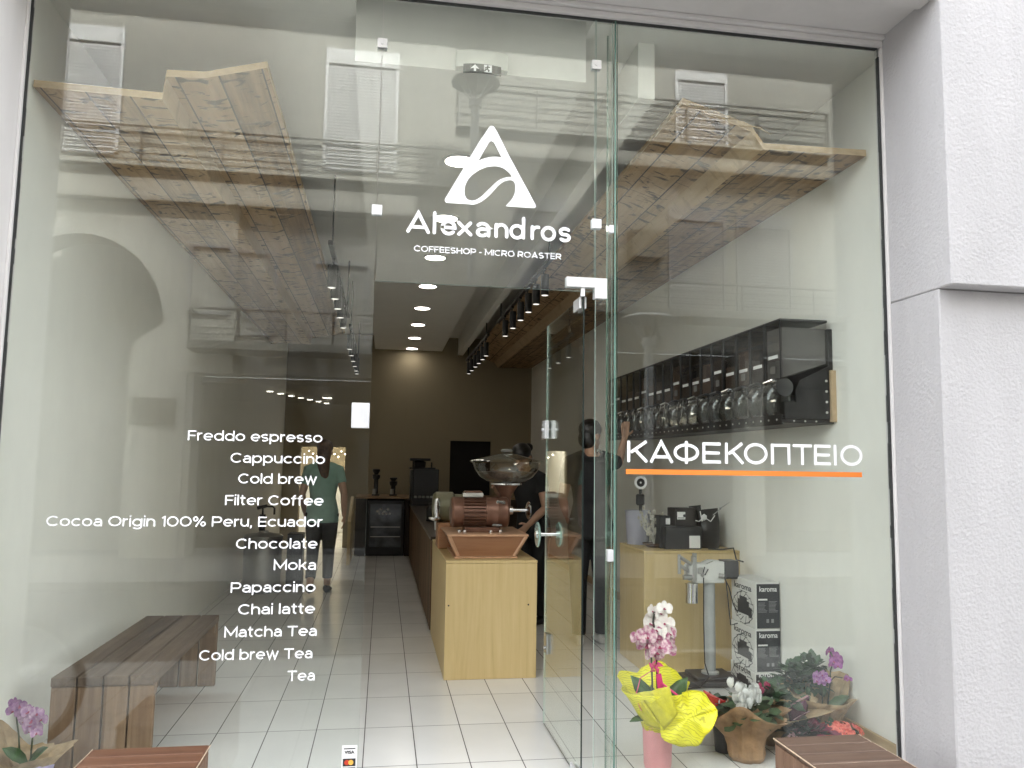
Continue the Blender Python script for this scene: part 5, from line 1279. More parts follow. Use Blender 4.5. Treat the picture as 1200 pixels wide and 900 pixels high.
def wrap(mb, c, prof, n, corners, amp, seed, tilt=(0, 0), sharp=1.0):
    """paper sheet gathered round a pot: lathe whose rim is pulled into corners and creases"""
    random.seed(seed); ph = [random.uniform(0, 6.28) for _ in range(4)]
    top = len(prof) - 1
    def fn(t, i, r, h):
        k = i / top
        cz = 0
        for a, ext, dz in corners:
            w = max(0, math.cos((t - a) / 2)) ** (26 * sharp)
            cz += w * ext
            h += w * dz * k ** 2
        tri = lambda a: 2 / PI * math.asin(math.sin(a))
        cr = (tri(7 * t + ph[0] + 1.5 * k) * .55 + tri(12 * t + ph[1] - 3 * k) * .4 + tri(19 * t + ph[2] + 4 * k) * .25)
        r = r * (1 + amp * cr * (.45 + .75 * k)) + cz * k ** 1.5
        h = h + amp * .25 * r * cr * k + (tilt[0] * math.cos(t) + tilt[1] * math.sin(t)) * r * k
        return r, h
    mb.lathe(c, prof, n, closed=False, fn=fn)

random.seed(40)
# 1. big orchid in yellow paper, pink pot
O1 = thing("wrapped_orchid", "tall pink-and-white orchid in bright yellow paper on a pink pot", "potted orchid", (1.375, .17, .004))
cx, cy = 1.375, .19
PINK = mat("pink_pot", (0.70, 0.30, 0.31), 0.5, var=.08)
q = MB(); q.lathe((cx, cy, .004), [(.062, 0), (.068, .02), (.074, .20), (.078, .205), (.07, .20)], 28, fn=lambda t, i, r, h: (r * (1 + .02 * math.cos(20 * t)), h)); q.obj("pot", PINK, O1)
q = MB()
def sheet(mb, grid, sub=1):
    n_, m_ = len(grid), len(grid[0]); v = [p for r in grid for p in r]
    mb._new(v, [(i * m_ + j, i * m_ + j + 1, (i + 1) * m_ + j + 1, (i + 1) * m_ + j) for i in range(n_ - 1) for j in range(m_ - 1)])
def flap(mb, p00, p10, p11, p01, bulge, seed, n=10, am=.006, nd=(0, -1, 0)):
    """four-cornered sheet of paper with a bulge and creases; p00-p10 is the gathered edge"""
    random.seed(seed); ph = [random.uniform(0, 6) for _ in range(3)]
    P = [Vector(x) for x in (p00, p10, p11, p01)]; g = []
    for i in range(n + 1):
        t = i / n; row = []
        for j in range(n + 1):
            s = j / n
            p = P[0] * (1 - s) * (1 - t) + P[1] * s * (1 - t) + P[2] * s * t + P[3] * (1 - s) * t
            p += Vector(nd) * (bulge * math.sin(PI * s) * math.sin(PI * min(1, t * .8 + .1)) + am * t * (math.sin(11 * s + ph[0]) + .6 * math.sin(19 * s + ph[1] + 2 * t)))
            row.append(p)
        g.append(row)
    sheet(mb, g)
wrap(q, (cx, cy, .19), [(.073, 0), (.080, .04), (.10, .09), (.125, .15), (.14, .19)], 56, [(2.4, .06, .05), (1.2, .04, .09), (3.5, .05, .0), (.2, .03, .02)], .10, 3)
q.obj("paper_collar", YPAP, O1, solid=.001)
q = MB()                                             # round front flap, turned down
g = []
fc = Vector((1.475, .045, .275)); fx = Vector((.86, -.30, .30)).normalized(); fz = Vector((-.10, .42, .95)).normalized(); fn_ = fx.cross(fz)
for i in range(9):
    t = i / 8; row = []
    for j in range(41):
        a = 2 * PI * j / 40
        r_ = .128 * t * (1 + .10 * math.cos(2 * a - .6) + .05 * math.cos(5 * a + 1) + .03 * math.cos(9 * a))
        row.append(fc + fx * (r_ * math.cos(a)) + fz * (r_ * math.sin(a)) + fn_ * (.035 * t * t * math.cos(2 * a + .5) + .008 * t * math.sin(7 * a)))
    g.append(row)
sheet(q, g); q.obj("paper_flap", YPAP, O1, solid=.001)
q = MB(); flap(q, (1.36, .055, .225), (1.42, .035, .30), (1.385, .055, .425), (1.245, .10, .385), .02, 5); flap(q, (1.30, .14, .22), (1.36, .06, .22), (1.245, .10, .385), (1.205, .17, .36), .015, 6); q.obj("paper_flap", mat("yellow_wrap_b", (0.62, 0.56, 0.035), .5, var=.15, scale=30, bump=.4), O1, solid=.001)
q = MB(); leaf(q, (cx, cy, .25), (-.5, -.25, .75), (.3, -.9, .4), .26, .095, .1); leaf(q, (cx + .01, cy, .25), (.45, -.2, .7), (-.2, -.9, .5), .23, .085, .15); leaf(q, (cx, cy + .02, .25), (.2, .5, .6), (0, -.4, .8), .2, .08, .2); leaf(q, (cx - .02, cy, .24), (-.8, -.3, .15), (0, -.3, 1), .14, .05, .2); q.obj("leaf", LEAF, O1, solid=.002)
q = MB(); q.loft([(cx - .02, cy, .2), (cx - .03, cy - .01, .42), (cx - .045, cy - .03, .62), (cx - .035, cy - .06, .76)], .005, n=6); q.loft([(cx, cy, .2), (cx - .005, cy - .01, .45), (cx - .02, cy - .04, .63), (cx - .05, cy - .08, .72)], .005, n=6); q.obj("stem", mat("dark_stem", (0.03, 0.035, 0.02), .5), O1)
PO = petal_mat("pink_orchid_petal", (0.46, 0.12, 0.24), (0.80, 0.62, 0.62)); POW = petal_mat("white_orchid_petal", (0.80, 0.70, 0.66), (0.86, 0.82, 0.76)); LIP = mat("orchid_lip", (0.35, 0.03, 0.10), .5)
q = MB(); random.seed(3)
for (dx, dz, s) in ((-.075, .655, .105), (-.06, .61, .11), (-.005, .60, .11), (.04, .575, .10), (-.035, .565, .10), (.0, .64, .105), (-.11, .645, .08), (.03, .62, .10), (-.02, .575, .09), (.045, .655, .09)):
    orchid(q, (cx + dx - .02, cy - .09 + random.uniform(-.03, .03), dz), (random.uniform(-.45, .35), -1, random.uniform(-.1, .35)), s)
q.obj("blossom", [PO, LIP], O1)
q = MB()
for (dx, dz, s) in ((.0, .715, .10), (.045, .70, .10), (-.03, .70, .095), (.03, .745, .09), (-.01, .755, .075), (.05, .77, .08), (.0, .67, .10), (.055, .66, .09)):
    orchid(q, (cx + dx - .03, cy - .06 + random.uniform(-.03, .03), dz), (random.uniform(-.4, .5), -1, random.uniform(0, .5)), s)
q.obj("blossom", [POW, LIP], O1, label="paler white blossoms at the top")
q = MB(); HOT = mat("hot_pink_ribbon", (0.75, 0.045, 0.22), .35)
q.loft([(cx + .008, cy - .03, .25), (cx + .006, cy - .05, .36), (cx - .012, cy - .05, .46)], [(.016, .004), (.018, .004), (.014, .004)], side=(1, 0, 0), n=8)
for a in (.4, 1.6, 2.7, 3.9, 5.2): q.loft([(cx - .035, cy - .06, .50), (cx - .035 + .035 * math.cos(a), cy - .075, .50 + .028 * math.sin(a)), (cx - .035 + .02 * math.cos(a + .8), cy - .07, .50 + .02 * math.sin(a + .8))], [(.006, .002), (.012, .002), (.004, .002)], side=(0, 0, 1), n=6)
q.loft([(cx - .03, cy - .06, .49), (cx - .11, cy - .07, .45), (cx - .14, cy - .08, .36), (cx - .11, cy - .08, .30)], [(.005, .001)] * 4, n=6); q.loft([(cx, cy - .06, .42), (cx + .08, cy - .07, .36), (cx + .14, cy - .06, .28)], [(.005, .001)] * 3, n=6)
q.obj("ribbon", HOT, O1)
# 2. white cyclamen in kraft paper
C1 = thing("wrapped_cyclamen", "white cyclamen in a gathered brown kraft paper wrap", "potted flowers", (1.86, .24, .004))
cx, cy = 1.868, .25
q = MB(); wrap(q, (cx, cy, .006), [(.082, 0), (.088, .02), (.080, .07), (.076, .11), (.095, .15), (.13, .185), (.145, .20)], 64, [(4.15, .04, .10), (5.3, .08, .02), (3.1, .10, .00), (.1, .11, .03), (1.4, .05, .05)], .17, 12); q.obj("paper_wrap", KRAFT, C1, smooth=14, solid=.0015)
q = MB(); random.seed(5); foliage(q, (cx, cy, .22), (.13, .12, .05), 60, .075, .065, -.2); q.obj("leaves", LEAFY, C1)
WHITEP = petal_mat("white_cyclamen_petal", (0.76, 0.76, 0.74), (0.88, 0.88, 0.86)); q = MB()
for k in range(20):
    c_ = Vector((cx + random.uniform(-.075, .065), cy + random.uniform(-.09, .03), .285 + random.uniform(-.045, .06)))
    for j in range(5): a = j * 1.256 + random.random(); petal(q, c_, (math.cos(a), math.sin(a) - .5, .3), (.35 * math.cos(a), .35 * math.sin(a), 1), .055, .036, .4)
q.obj("blossom", WHITEP, C1)
# 3. red-sleeved anthurium behind
A1 = thing("wrapped_anthurium", "red flower bundle in white paper lying between the yellow and kraft wraps", "bouquet", (1.76, .48, .004))
q = MB(); wrap(q, (1.76, .5, .006), [(.06, 0), (.07, .08), (.09, .15), (.12, .19)], 40, [(3.6, .10, -.02), (5.6, .12, -.03), (2.2, .06, .02)], .08, 22); q.obj("paper_wrap", PAPER, A1, solid=.001)
q = MB(); RED = mat("red_glossy", (0.50, 0.025, 0.02), .2, var=.2, coat=.5); flap(q, (1.72, .43, .17), (1.83, .42, .175), (1.82, .40, .245), (1.715, .44, .295), .02, 7); flap(q, (1.83, .42, .175), (1.85, .46, .18), (1.85, .47, .235), (1.82, .40, .25), .01, 8); q.obj("red_spathe", RED, A1, solid=.001)
q = MB(); q.loft([(1.795, .398, .20), (1.785, .402, .225), (1.79, .40, .25)], [.004, .005, .003], n=6); q.obj("spadix", PAPER, A1)
q = MB(); foliage(q, (1.80, .5, .16), (.10, .08, .05), 30, .08, .06); q.obj("leaves", LEAFD, A1)
# 4. rosette plant between
q = MB(); random.seed(17)
P4 = thing("rosette_plant", "grey-green rosette succulent tucked behind the kraft wrap", "potted plant", (1.80, .36, .004))
q.lathe((1.80, .36, .006), [(.05, 0), (.06, .12), (.055, .12)], 20); q.obj("pot", BLACK, P4)
q = MB()
for k in range(26): a = k * 2.4; leaf(q, (1.80, .36, .13), (math.cos(a), math.sin(a), .25 + k * .05), (0, 0, 1), .085 - k * .0015, .04, .1)
q.obj("leaves", LEAFY, P4)
# 5. pink cyclamen, dark leaves, wide kraft sheet
P5 = thing("wrapped_pink_cyclamen", "dark-leaved plant with few pink blossoms in a wide flared kraft sheet", "potted flowers", (2.10, .48, .004))
q = MB(); random.seed(23); wrap(q, (2.12, .45, .006), [(.07, 0), (.075, .06), (.09, .11), (.13, .15), (.17, .17)], 56, [(4.4, .10, .02), (5.6, .12, .04), (3.2, .06, .03), (.3, .10, .06)], .16, 15); q.obj("paper_wrap", KRAFTP, P5, smooth=14, solid=.0012)
q = MB(); foliage(q, (2.10, .46, .21), (.12, .11, .07), 100, .07, .05); q.obj("leaves", LEAFD, P5)
q = MB(); PK = petal_mat("deep_pink_petal", (0.42, 0.03, 0.12), (0.62, 0.08, 0.20))
for k in range(6):
    c_ = Vector((2.05 + random.uniform(-.06, .04), .42 + random.uniform(-.04, .04), .275 + random.uniform(-.02, .02)))
    for j in range(5): a = j * 1.256; petal(q, c_, (math.cos(a), math.sin(a), .3), (.4 * math.cos(a), .4 * math.sin(a), 1), .035, .025, .4)
q.obj("blossom", PK, P5)
# 6. purple striped sleeve
P6 = thing("striped_bouquet", "bouquet sleeve of glossy purple foil with pale stripes", "bouquet", (2.22, .42, .004))
q = MB(); flap(q, (2.20, .42, .10), (2.29, .42, .10), (2.305, .40, .255), (2.17, .40, .20), .03, 18); q.obj("foil_sleeve", mat("purple_foil", (0.16, 0.045, 0.10), .25, .3, var=.3, scale=30), P6, solid=.001)
q = MB(); q.loft([(2.165, .385, .20), (2.21, .372, .235), (2.28, .375, .265)], [(.006, .001)] * 3, n=6); q.loft([(2.20, .385, .14), (2.24, .38, .165), (2.295, .39, .18)], [(.004, .001)] * 3, n=6); q.obj("stripe", mat("pale_pink", (0.7, 0.45, 0.5), .4), P6)
q = MB(); q.lathe((2.24, .45, .006), [(.05, 0), (.06, .10), (.05, .1)], 16); q.obj("pot", BLACK, P6)
# 7. green shrub by the cartons
P7 = thing("green_shrub", "bushy dark-green shrub with glossy leaves in front of the cartons", "potted plant", (2.40, .66, .004))
q = MB(); random.seed(29); q.lathe((2.40, .66, .006), [(.07, 0), (.085, .14), (.08, .145)], 20); q.obj("pot", BLACK, P7)
q = MB(); foliage(q, (2.40, .66, .25), (.13, .11, .10), 170, .070, .045); foliage(q, (2.46, .66, .33), (.06, .06, .05), 45, .065, .045); q.obj("leaves", LEAFD, P7)
q = MB()
for k in range(7): a = k * .9; q.loft([(2.40, .66, .14), (2.40 + .05 * math.cos(a), .66 + .05 * math.sin(a), .22), (2.40 + .09 * math.cos(a), .66 + .08 * math.sin(a), .31)], .004, n=5)
q.obj("stem", STEM, P7)
# 8. purple orchid with two sprays
O2 = thing("purple_orchid", "purple orchid with two arching sprays in pale kraft paper by the wall", "potted orchid", (2.44, .50, .004))
q = MB(); wrap(q, (2.44, .50, .006), [(.07, 0), (.078, .07), (.10, .13), (.13, .18), (.15, .21)], 52, [(1.0, .06, .10), (2.2, .07, .06), (3.8, .05, .02), (.1, .02, .10)], .16, 33); q.obj("paper_wrap", KRAFTP, O2, smooth=14, solid=.0012)
q = MB(); leaf(q, (2.43, .5, .15), (-.6, -.3, .5), (.2, -.6, .8), .18, .07, .2); leaf(q, (2.45, .5, .15), (.5, -.3, .5), (-.2, -.6, .8), .15, .06, .2); q.obj("leaf", LEAFY, O2, solid=.0015)
q = MB(); q.loft([(2.43, .5, .14), (2.425, .48, .24), (2.40, .46, .31), (2.385, .44, .345)], .0045, n=6); q.loft([(2.46, .5, .14), (2.475, .49, .28), (2.475, .48, .36), (2.49, .47, .43), (2.46, .45, .47)], .0045, n=6); q.loft([(2.475, .49, .30), (2.50, .48, .33), (2.54, .47, .325)], .003, n=6); q.loft([(2.47, .49, .33), (2.44, .48, .37)], .003, n=6); q.obj("stem", mat("dark_stem", (0, 0, 0)), O2)
PP = petal_mat("purple_petal", (0.24, 0.055, 0.25), (0.46, 0.17, 0.42)); PPL = petal_mat("lilac_petal", (0.36, 0.14, 0.42), (0.60, 0.36, 0.60))
q = MB(); random.seed(2)
for x, z, s in ((2.46, .47, .06), (2.485, .445, .065), (2.50, .43, .06), (2.475, .42, .055), (2.515, .41, .055), (2.49, .40, .05), (2.545, .33, .04), (2.56, .325, .035), (2.455, .40, .035)): orchid(q, (x, .45 + random.uniform(-.02, .02), z), (random.uniform(-.5, .3), -1, random.uniform(-.2, .3)), s)
q.obj("blossom", [PP, LIP], O2)
q = MB()
for x, z, s in ((2.37, .345, .06), (2.40, .35, .065), (2.385, .325, .06), (2.415, .33, .055), (2.36, .325, .05), (2.40, .31, .05)): orchid(q, (x, .43 + random.uniform(-.02, .02), z), (random.uniform(-.5, .3), -1, random.uniform(-.2, .3)), s)
q.obj("blossom", [PPL, LIP], O2, label="lilac blossoms on the lower spray")
# 9. coral kalanchoe
K1 = thing("coral_kalanchoe", "low coral-red flowering plant in a red pot right behind the wooden box", "potted flowers", (2.40, .28, .004))
q = MB(); random.seed(6); q.lathe((2.40, .28, .006), [(.06, 0), (.075, .075), (.07, .08)], 24); q.obj("pot", mat("red_pot", (0.35, 0.03, 0.035), .4), K1)
q = MB(); foliage(q, (2.40, .28, .09), (.10, .09, .03), 50, .05, .035, -.3); q.obj("leaves", LEAFD, K1)
q = MB(); CO = petal_mat("coral_petal", (0.62, 0.07, 0.05), (0.85, 0.22, 0.16))
for k in range(150):
    d = rnd_dir(0); c_ = Vector((2.40 + d.x * .115, .275 + d.y * .10, .105 + d.z * .045))
    for j in range(4): a = j * 1.57 + k; petal(q, c_, d + Vector((0, -.4, .3)), (math.cos(a), math.sin(a), .2), .014, .011, .2)
q.obj("blossom", CO, K1)
# 10. maroon plant beside it
K2 = thing("maroon_plant", "small plant with maroon bracts and dark leaves beside the coral flowers", "potted flowers", (2.20, .28, .004))
q = MB(); q.lathe((2.20, .28, .006), [(.05, 0), (.065, .08), (.06, .08)], 20); q.obj("pot", BLACK, K2)
q = MB(); foliage(q, (2.20, .28, .10), (.11, .08, .035), 60, .07, .05); q.obj("leaves", mat("slate_leaf", (0.05, 0.06, 0.05), .5, var=.4), K2)
q = MB(); foliage(q, (2.23, .24, .12), (.08, .06, .025), 30, .06, .045); q.obj("bracts", mat("maroon_bract", (0.22, 0.02, 0.06), .45, var=.35), K2)
q = MB(); random.seed(61)
for k in range(16): q.ball((2.12 + random.uniform(-.03, .03), .24 + random.uniform(-.02, .02), .105 + random.uniform(-.01, .02)), .006, sub=1)
q.obj("buds", mat("pale_pink", (0, 0, 0)), K2)
# 11. orchid at the far left
O3 = thing("lilac_orchid", "lilac orchid in brown paper at the far left inside the glass", "potted orchid", (-1.50, .22, .004))
cx, cy = -1.50, .23
q = MB(); wrap(q, (cx, cy, .006), [(.06, 0), (.07, .08), (.10, .13), (.13, .16)], 48, [(2.8, .05, .14), (5.3, .05, .03), (4.0, .04, -.02), (.4, .05, .02)], .18, 44); q.obj("paper_wrap", KRAFTP, O3, smooth=14, solid=.0012)
q = MB(); leaf(q, (cx, cy, .13), (-.4, -.4, .6), (.2, -.6, .8), .13, .06, .2); leaf(q, (cx, cy, .13), (.5, -.3, .6), (-.2, -.6, .8), .12, .055, .2); q.obj("leaf", LEAF, O3, solid=.0015)
q = MB(); q.loft([(cx - .03, cy, .12), (cx - .04, cy - .01, .25), (cx - .05, cy - .03, .35), (cx - .03, cy - .05, .40)], .004, n=6); q.loft([(cx + .01, cy, .12), (cx + .02, cy - .02, .24), (cx + .03, cy - .04, .33)], .004, n=6); q.obj("stem", STEM, O3)
q = MB(); random.seed(14); PL1 = petal_mat("mauve_petal", (0.36, 0.17, 0.36), (0.62, 0.42, 0.58))
for x, z, s in ((-.05, .40, .055), (-.03, .39, .06), (-.055, .37, .055), (-.02, .36, .055)): orchid(q, (cx + x, cy - .05, z), (random.uniform(-.4, .4), -1, random.uniform(-.2, .3)), s)
q.obj("blossom", [petal_mat("deep_mauve_petal", (0.26, 0.10, 0.28), (0.44, 0.24, 0.42)), LIP], O3, label="darker mauve blossoms on the left spray")
q = MB()
for x, z, s in ((.02, .37, .065), (.05, .36, .06), (.0, .345, .06), (.035, .335, .065), (.06, .325, .06), (.02, .31, .06), (.045, .30, .06), (.02, .285, .055), (.055, .28, .05), (-.005, .325, .05)): orchid(q, (cx + x, cy - .06 + random.uniform(-.02, .02), z), (random.uniform(-.4, .4), -1, random.uniform(-.2, .3)), s)
q.obj("blossom", [PL1, LIP], O3)
q = MB(); flap(q, (-1.42, .12, .13), (-1.36, .12, .12), (-1.345, .10, .165), (-1.43, .10, .155), .01, 51); tag(q.obj("lilac_paper", mat("lilac_paper", (0.50, 0.44, 0.68), .5), solid=.001), "scrap of lilac paper by the left orchid's wrap", "paper")

# ------------------------------------------------------------------ people
def solidify_body(mb, name, m_, parent, vox=.010, it=6):
    o = mb.obj(name, m_, parent)
    md = o.modifiers.new("join", 'REMESH'); md.mode = 'VOXEL'; md.voxel_size = vox; md.use_smooth_shade = True
    sm = o.modifiers.new("soft", 'SMOOTH'); sm.iterations = it; sm.factor = .5
    dg = bpy.context.evaluated_depsgraph_get(); me = bpy.data.meshes.new_from_object(o.evaluated_get(dg))
    old = o.data; o.modifiers.clear(); o.data = me; bpy.data.meshes.remove(old)
    return o
SKIN = mat("skin", (0.46, 0.27, 0.18), .5, var=.08)
def hand(mb, w, d, palm_n, s=1.0, curl=.35):
    """palm and five bent fingers; w wrist, d pointing direction, palm_n the way the palm looks"""
    w = Vector(w); d = Vector(d).normalized(); n_ = (Vector(palm_n) - d * Vector(palm_n).dot(d)).normalized(); sd = d.cross(n_)
    mb.loft([w - d * .02, w + d * .03, w + d * .085 * s], [(.024 * s, .019 * s), (.036 * s, .015 * s), (.040 * s, .013 * s)], side=sd, n=10)
    for k, (off, L) in enumerate(((-.030, .070), (-.010, .078), (.010, .073), (.029, .058))):
        b = w + d * .075 * s + sd * off * s; L *= s
        d2 = (d + n_ * curl * .7 + sd * off * 3).normalized(); d3 = (d + n_ * curl * 1.8).normalized()
        mb.loft([b, b + d2 * L * .5, b + d2 * L * .5 + d3 * L * .5], [.0095 * s, .0088 * s, .007 * s], n=8)
    b = w + d * .025 * s - sd * .03 * s; t1 = (d * .6 - sd * .8 + n_ * .3).normalized(); t2 = (d * .9 - sd * .3 + n_ * .4).normalized()
    mb.loft([b, b + t1 * .035 * s, b + t1 * .035 * s + t2 * .03 * s], [.012 * s, .0105 * s, .008 * s], n=8)
def head(mb, c, fwd, up, s=1.0):
    c = Vector(c); f_ = Vector(fwd).normalized(); u_ = Vector(up); u_ = (u_ - f_ * u_.dot(f_)).normalized(); sd = f_.cross(u_)
    rot = Matrix((sd, f_, u_)).transposed()
    mb.ball(c + u_ * .02 * s, .10 * s, (.78, .96, 1.02), 3, rot); mb.ball(c - u_ * .055 * s + f_ * .018 * s, .072 * s, (.82, .95, .95), 3, rot)
    mb.loft([c + f_ * .085 * s + u_ * .015 * s, c + f_ * .108 * s - u_ * .022 * s, c + f_ * .09 * s - u_ * .034 * s], [.008 * s, .014 * s, .010 * s], n=8)
    for q_ in (-1, 1): mb.ball(c + sd * q_ * .080 * s - u_ * .005 * s - f_ * .01 * s, .026 * s, (.35, .7, 1.1), 2, rot)
    mb.ball(c + f_ * .082 * s - u_ * .068 * s, .020 * s, (1.3, .6, .4), 2, rot); mb.ball(c + f_ * .075 * s - u_ * .098 * s, .022 * s, (1.1, .8, .8), 2, rot)
def eyes(c, fwd, par, s=1.0):
    c = Vector(c); f_ = Vector(fwd).normalized(); sd = f_.cross(Vector((0, 0, 1))).normalized()
    q = MB()
    for q_ in (-1, 1): q.ball(c + f_ * .086 * s + sd * q_ * .033 * s + Vector((0, 0, .006)), .010, (1, .6, .6), 2)
    q.obj("eyes", mat("eye_dark", (0.02, 0.015, 0.01), .2), par)
def person(lab, hips, heading, J, top_m, leg_m, shoe_m, hair_fn, sleeve=.5, head_s=1.0, build=1.0, hands=((0, 0, -1), (0, 0, -1)), curl=(.35, .35), leg_hem=1.0):
    """J: joints in body axes (x right, y forward, z up from the floor)"""
    H_ = Vector((hips[0], hips[1], 0)); ca, sa_ = math.cos(heading), math.sin(heading)
    def W(p): return H_ + Vector((p[0] * ca + p[1] * sa_, -p[0] * sa_ + p[1] * ca, p[2]))
    def Dv(p): return Vector((p[0] * ca + p[1] * sa_, -p[0] * sa_ + p[1] * ca, p[2]))
    P_ = {k: W(v) for k, v in J.items()}
    rt = Dv((1, 0, 0)); fw_ = Dv((0, 1, 0))
    T = thing("person", lab, "person", (hips[0], hips[1], 0)); b = build
    neck = P_['neck']; hipc = (P_['hipL'] + P_['hipR']) / 2
    t0 = [hipc - Vector((0, 0, .06)), hipc + Vector((0, 0, .04)), hipc.lerp(neck, .35), hipc.lerp(neck, .68), hipc.lerp(neck, .90), neck]
    tr_ = [(.150 * b, .105 * b), (.160 * b, .112 * b), (.128 * b, .095 * b), (.158 * b, .110 * b), (.165 * b, .085 * b), (.065, .06)]
    m_ = MB(); m_.loft(t0, tr_, side=rt, n=20)
    m_.loft([neck - Vector((0, 0, .03)), P_['head'] - Vector((0, 0, .04))], [.055, .050], n=14)
    hf = Dv(J.get('face', (0, 1, 0))); head(m_, P_['head'], hf, (0, 0, 1), head_s)
    for s_ in 'LR':
        m_.loft([neck.lerp(P_['sh' + s_], .3), P_['sh' + s_], P_['sh' + s_].lerp(P_['el' + s_], .5), P_['el' + s_], P_['el' + s_].lerp(P_['wr' + s_], .4), P_['wr' + s_]], [.055 * b, .056 * b, .047 * b, .039 * b, .038 * b, .025], n=12)
        m_.loft([P_['hip' + s_], P_['hip' + s_].lerp(P_['kn' + s_], .5), P_['kn' + s_], P_['kn' + s_].lerp(P_['an' + s_], .35), P_['an' + s_]], [.092 * b, .078 * b, .056 * b, .056 * b, .036], n=14)
        i = 0 if s_ == 'L' else 1
        hand(m_, P_['wr' + s_], Dv(J.get('hd' + s_, tuple(Vector(J['wr' + s_]) - Vector(J['el' + s_])))), Dv(hands[i]), 1.0, curl[i])
        ft = Dv(J.get('ft' + s_, (0, 1, 0)))
        m_.loft([P_['an' + s_] - ft * .03 - Vector((0, 0, .04)), P_['an' + s_] + ft * .06 - Vector((0, 0, .05)), P_['an' + s_] + ft * .15 - Vector((0, 0, .065))], [(.034, .032), (.036, .026), (.030, .014)], side=ft.cross(Vector((0, 0, 1))), n=10)
    body = solidify_body(m_, "body", SKIN, T, .0065, 3)
    c_ = MB(); c_.loft([hipc - Vector((0, 0, .09)), hipc + Vector((0, 0, .04))] + t0[2:5] + [neck - Vector((0, 0, .012))], [(tr_[0][0] + .036, tr_[0][1] + .04), (tr_[1][0] + .022, tr_[1][1] + .026)] + [(x + .014, y + .016) for x, y in tr_[2:5]] + [(.078, .072)], side=rt, n=20)
    for s_ in 'LR':
        e_ = P_['sh' + s_].lerp(P_['el' + s_], sleeve) if sleeve <= 1 else P_['el' + s_].lerp(P_['wr' + s_], sleeve - 1)
        pts = [neck.lerp(P_['sh' + s_], .3), P_['sh' + s_]] + ([P_['el' + s_]] if sleeve > 1 else []) + [e_]
        c_.loft(pts, [.066 * b, .070 * b] + ([.054] if sleeve > 1 else []) + [.060 * b if sleeve <= 1 else .045], n=12)
    solidify_body(c_, "shirt", top_m, T, .011, 4)
    c_ = MB(); c_.loft([hipc - Vector((0, 0, .10)), hipc + Vector((0, 0, .05))], [(.158 * b, .118 * b), (.164 * b, .118 * b)], side=rt, n=20)
    for s_ in 'LR':
        e_ = P_['kn' + s_].lerp(P_['an' + s_], leg_hem)
        c_.loft([P_['hip' + s_] + Vector((0, 0, .02)), P_['hip' + s_].lerp(P_['kn' + s_], .5), P_['kn' + s_], e_], [.104 * b, .090 * b, .070 * b, .056], n=14)
    solidify_body(c_, "trousers", leg_m, T, .011, 4)
    for s_ in 'LR':
        ft = Dv(J.get('ft' + s_, (0, 1, 0))); a_ = P_['an' + s_]
        c_ = MB(); c_.loft([a_ - ft * .055 - Vector((0, 0, .050)), a_ - ft * .02 - Vector((0, 0, .036)), a_ + ft * .07 - Vector((0, 0, .048)), a_ + ft * .17 - Vector((0, 0, .062)), a_ + ft * .195 - Vector((0, 0, .068))], [(.030, .026), (.044, .044), (.048, .032), (.042, .020), (.02, .012)], side=ft.cross(Vector((0, 0, 1))), n=14)
        c_.obj("shoe", shoe_m, T)
    hair_fn(P_['head'], hf, T, head_s)
    if hf.y < .6: eyes(P_['head'], hf, T, head_s)
    return T
def hair_cap(c, f_, T, s, m_, extra=None, low=-.02):
    f_ = Vector(f_).normalized(); sd = f_.cross(Vector((0, 0, 1))).normalized(); up_ = sd.cross(f_); rot = Matrix((sd, f_, up_)).transposed()
    q = MB(); q.ball(Vector(c) + up_ * .060 + f_ * .002, .104 * s, (.88, 1.02, .84), 3, rot); q.ball(Vector(c) - f_ * .05 + Vector((0, 0, low)), .082 * s, (.95, .75, 1.0), 3, rot)
    if extra: extra(q, Vector(c), f_, sd)
    solidify_body(q, "hair", m_, T, .009, 3)
BROWNH = mat("brown_hair", (0.09, 0.045, 0.022), .5, var=.5, scale=40); DARKH = mat("dark_hair", (0.012, 0.010, 0.009), .4, var=.4)
def long_hair(q, c, f_, sd):
    q.loft([c - f_ * .05 + Vector((0, 0, .02)), c - f_ * .09 - Vector((0, 0, .12)), c - f_ * .115 - Vector((0, 0, .27)) + sd * .02, c - f_ * .125 - Vector((0, 0, .40)) + sd * .04], [(.080, .05), (.072, .042), (.055, .028), (.02, .012)], side=sd, n=14)
JN = dict(neck=(0, .01, 1.43), head=(0, .03, 1.575), shL=(-.165, 0, 1.37), shR=(.165, 0, 1.37), elL=(-.225, -.02, 1.10), elR=(.225, -.02, 1.10), wrL=(-.225, .06, .87), wrR=(.225, .06, .87),
          hipL=(-.085, 0, .88), hipR=(.085, 0, .88), knL=(-.09, .02, .48), knR=(.09, .02, .48), anL=(-.09, -.02, .085), anR=(.09, -.02, .085))
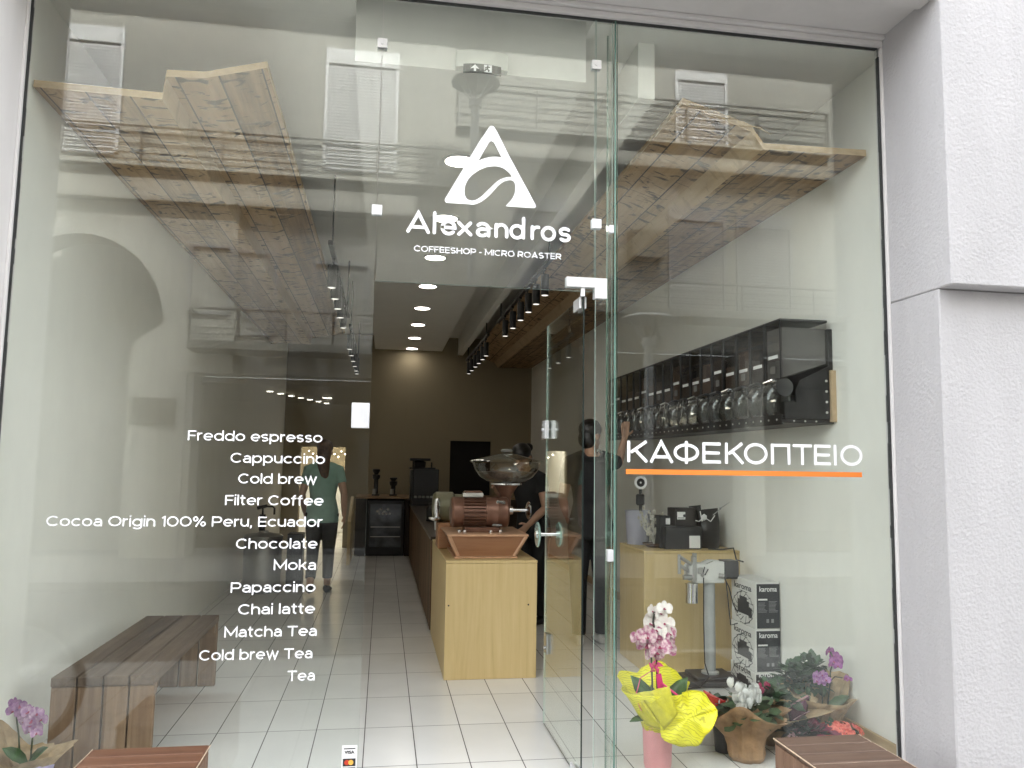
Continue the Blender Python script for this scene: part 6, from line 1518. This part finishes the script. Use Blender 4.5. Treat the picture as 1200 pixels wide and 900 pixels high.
JW = dict(JN); JW.update(knL=(-.085, -.02, .48), anL=(-.08, -.20, .12), knR=(.075, .09, .48), anR=(.07, .10, .085), elL=(-.235, .04, 1.10), wrL=(-.22, .17, .90), elR=(.24, -.07, 1.11), wrR=(.25, -.08, .87))
person("woman in a teal t-shirt and dark trousers walking away, long brown hair down her back", (-.655, 5.55), 0.05, JW, mat("teal_cotton", (0.27, 0.44, 0.37), .8, var=.12), mat("dark_trousers", (0.020, 0.018, 0.017), .8), BLACK,
       lambda c, f_, T, s: hair_cap(c, f_, T, s, BROWNH, long_hair), sleeve=.55, hands=((1, 0, 0), (-1, 0, 0)), leg_hem=.80)
BLK = mat("black_cotton", (0.010, 0.010, 0.011), .85, var=.3); WSHOE = mat("white_trainer", (0.55, 0.54, 0.52), .6)
k_ = 1.09
JM = {k: tuple(c * k_ for c in v) for k, v in JN.items()}
JM.update(shR=(.19, .03, 1.50), elR=(.30, .20, 1.50), wrR=(.365, .23, 1.72), hdR=(.05, .0, 1.0), face=(.75, .6, .1), elL=(-.24, .02, 1.2), wrL=(-.17, .20, 1.05), anL=(-.10, -.02, .085), anR=(.10, .02, .085))
person("man in black reaching one hand up to the bean dispensers, short dark hair", (1.735, 2.84), 0.0, JM, BLK, mat("black_jeans", (0.012, 0.012, 0.014), .8), WSHOE,
       lambda c, f_, T, s: hair_cap(c, f_, T, s, DARKH), sleeve=.6, head_s=1.04, build=1.06, hands=((1, 0, 0), (.4, 1, 0)), curl=(.35, .2))
JB = dict(JN); JB.update(neck=(0, .10, 1.40), head=(.0, .16, 1.53), face=(-.3, 1, -.45), shL=(-.16, .07, 1.34), shR=(.16, .07, 1.34), elR=(.25, .20, 1.18), wrR=(.16, .36, 1.28), elL=(-.25, .10, 1.08), wrL=(-.21, .28, .93))
person("barista in black with tied dark hair bending over work behind the grinder bowl", (1.42, 3.75), math.radians(235), JB, BLK, mat("black_jeans", (0, 0, 0)), BLACK,
       lambda c, f_, T, s: hair_cap(c, f_, T, s, DARKH, lambda q, c, f_, sd: q.ball(c - f_ * .13 + Vector((0, 0, .05)), .045)), sleeve=.5, hands=((1, 0, 0), (-1, 0, 0)))
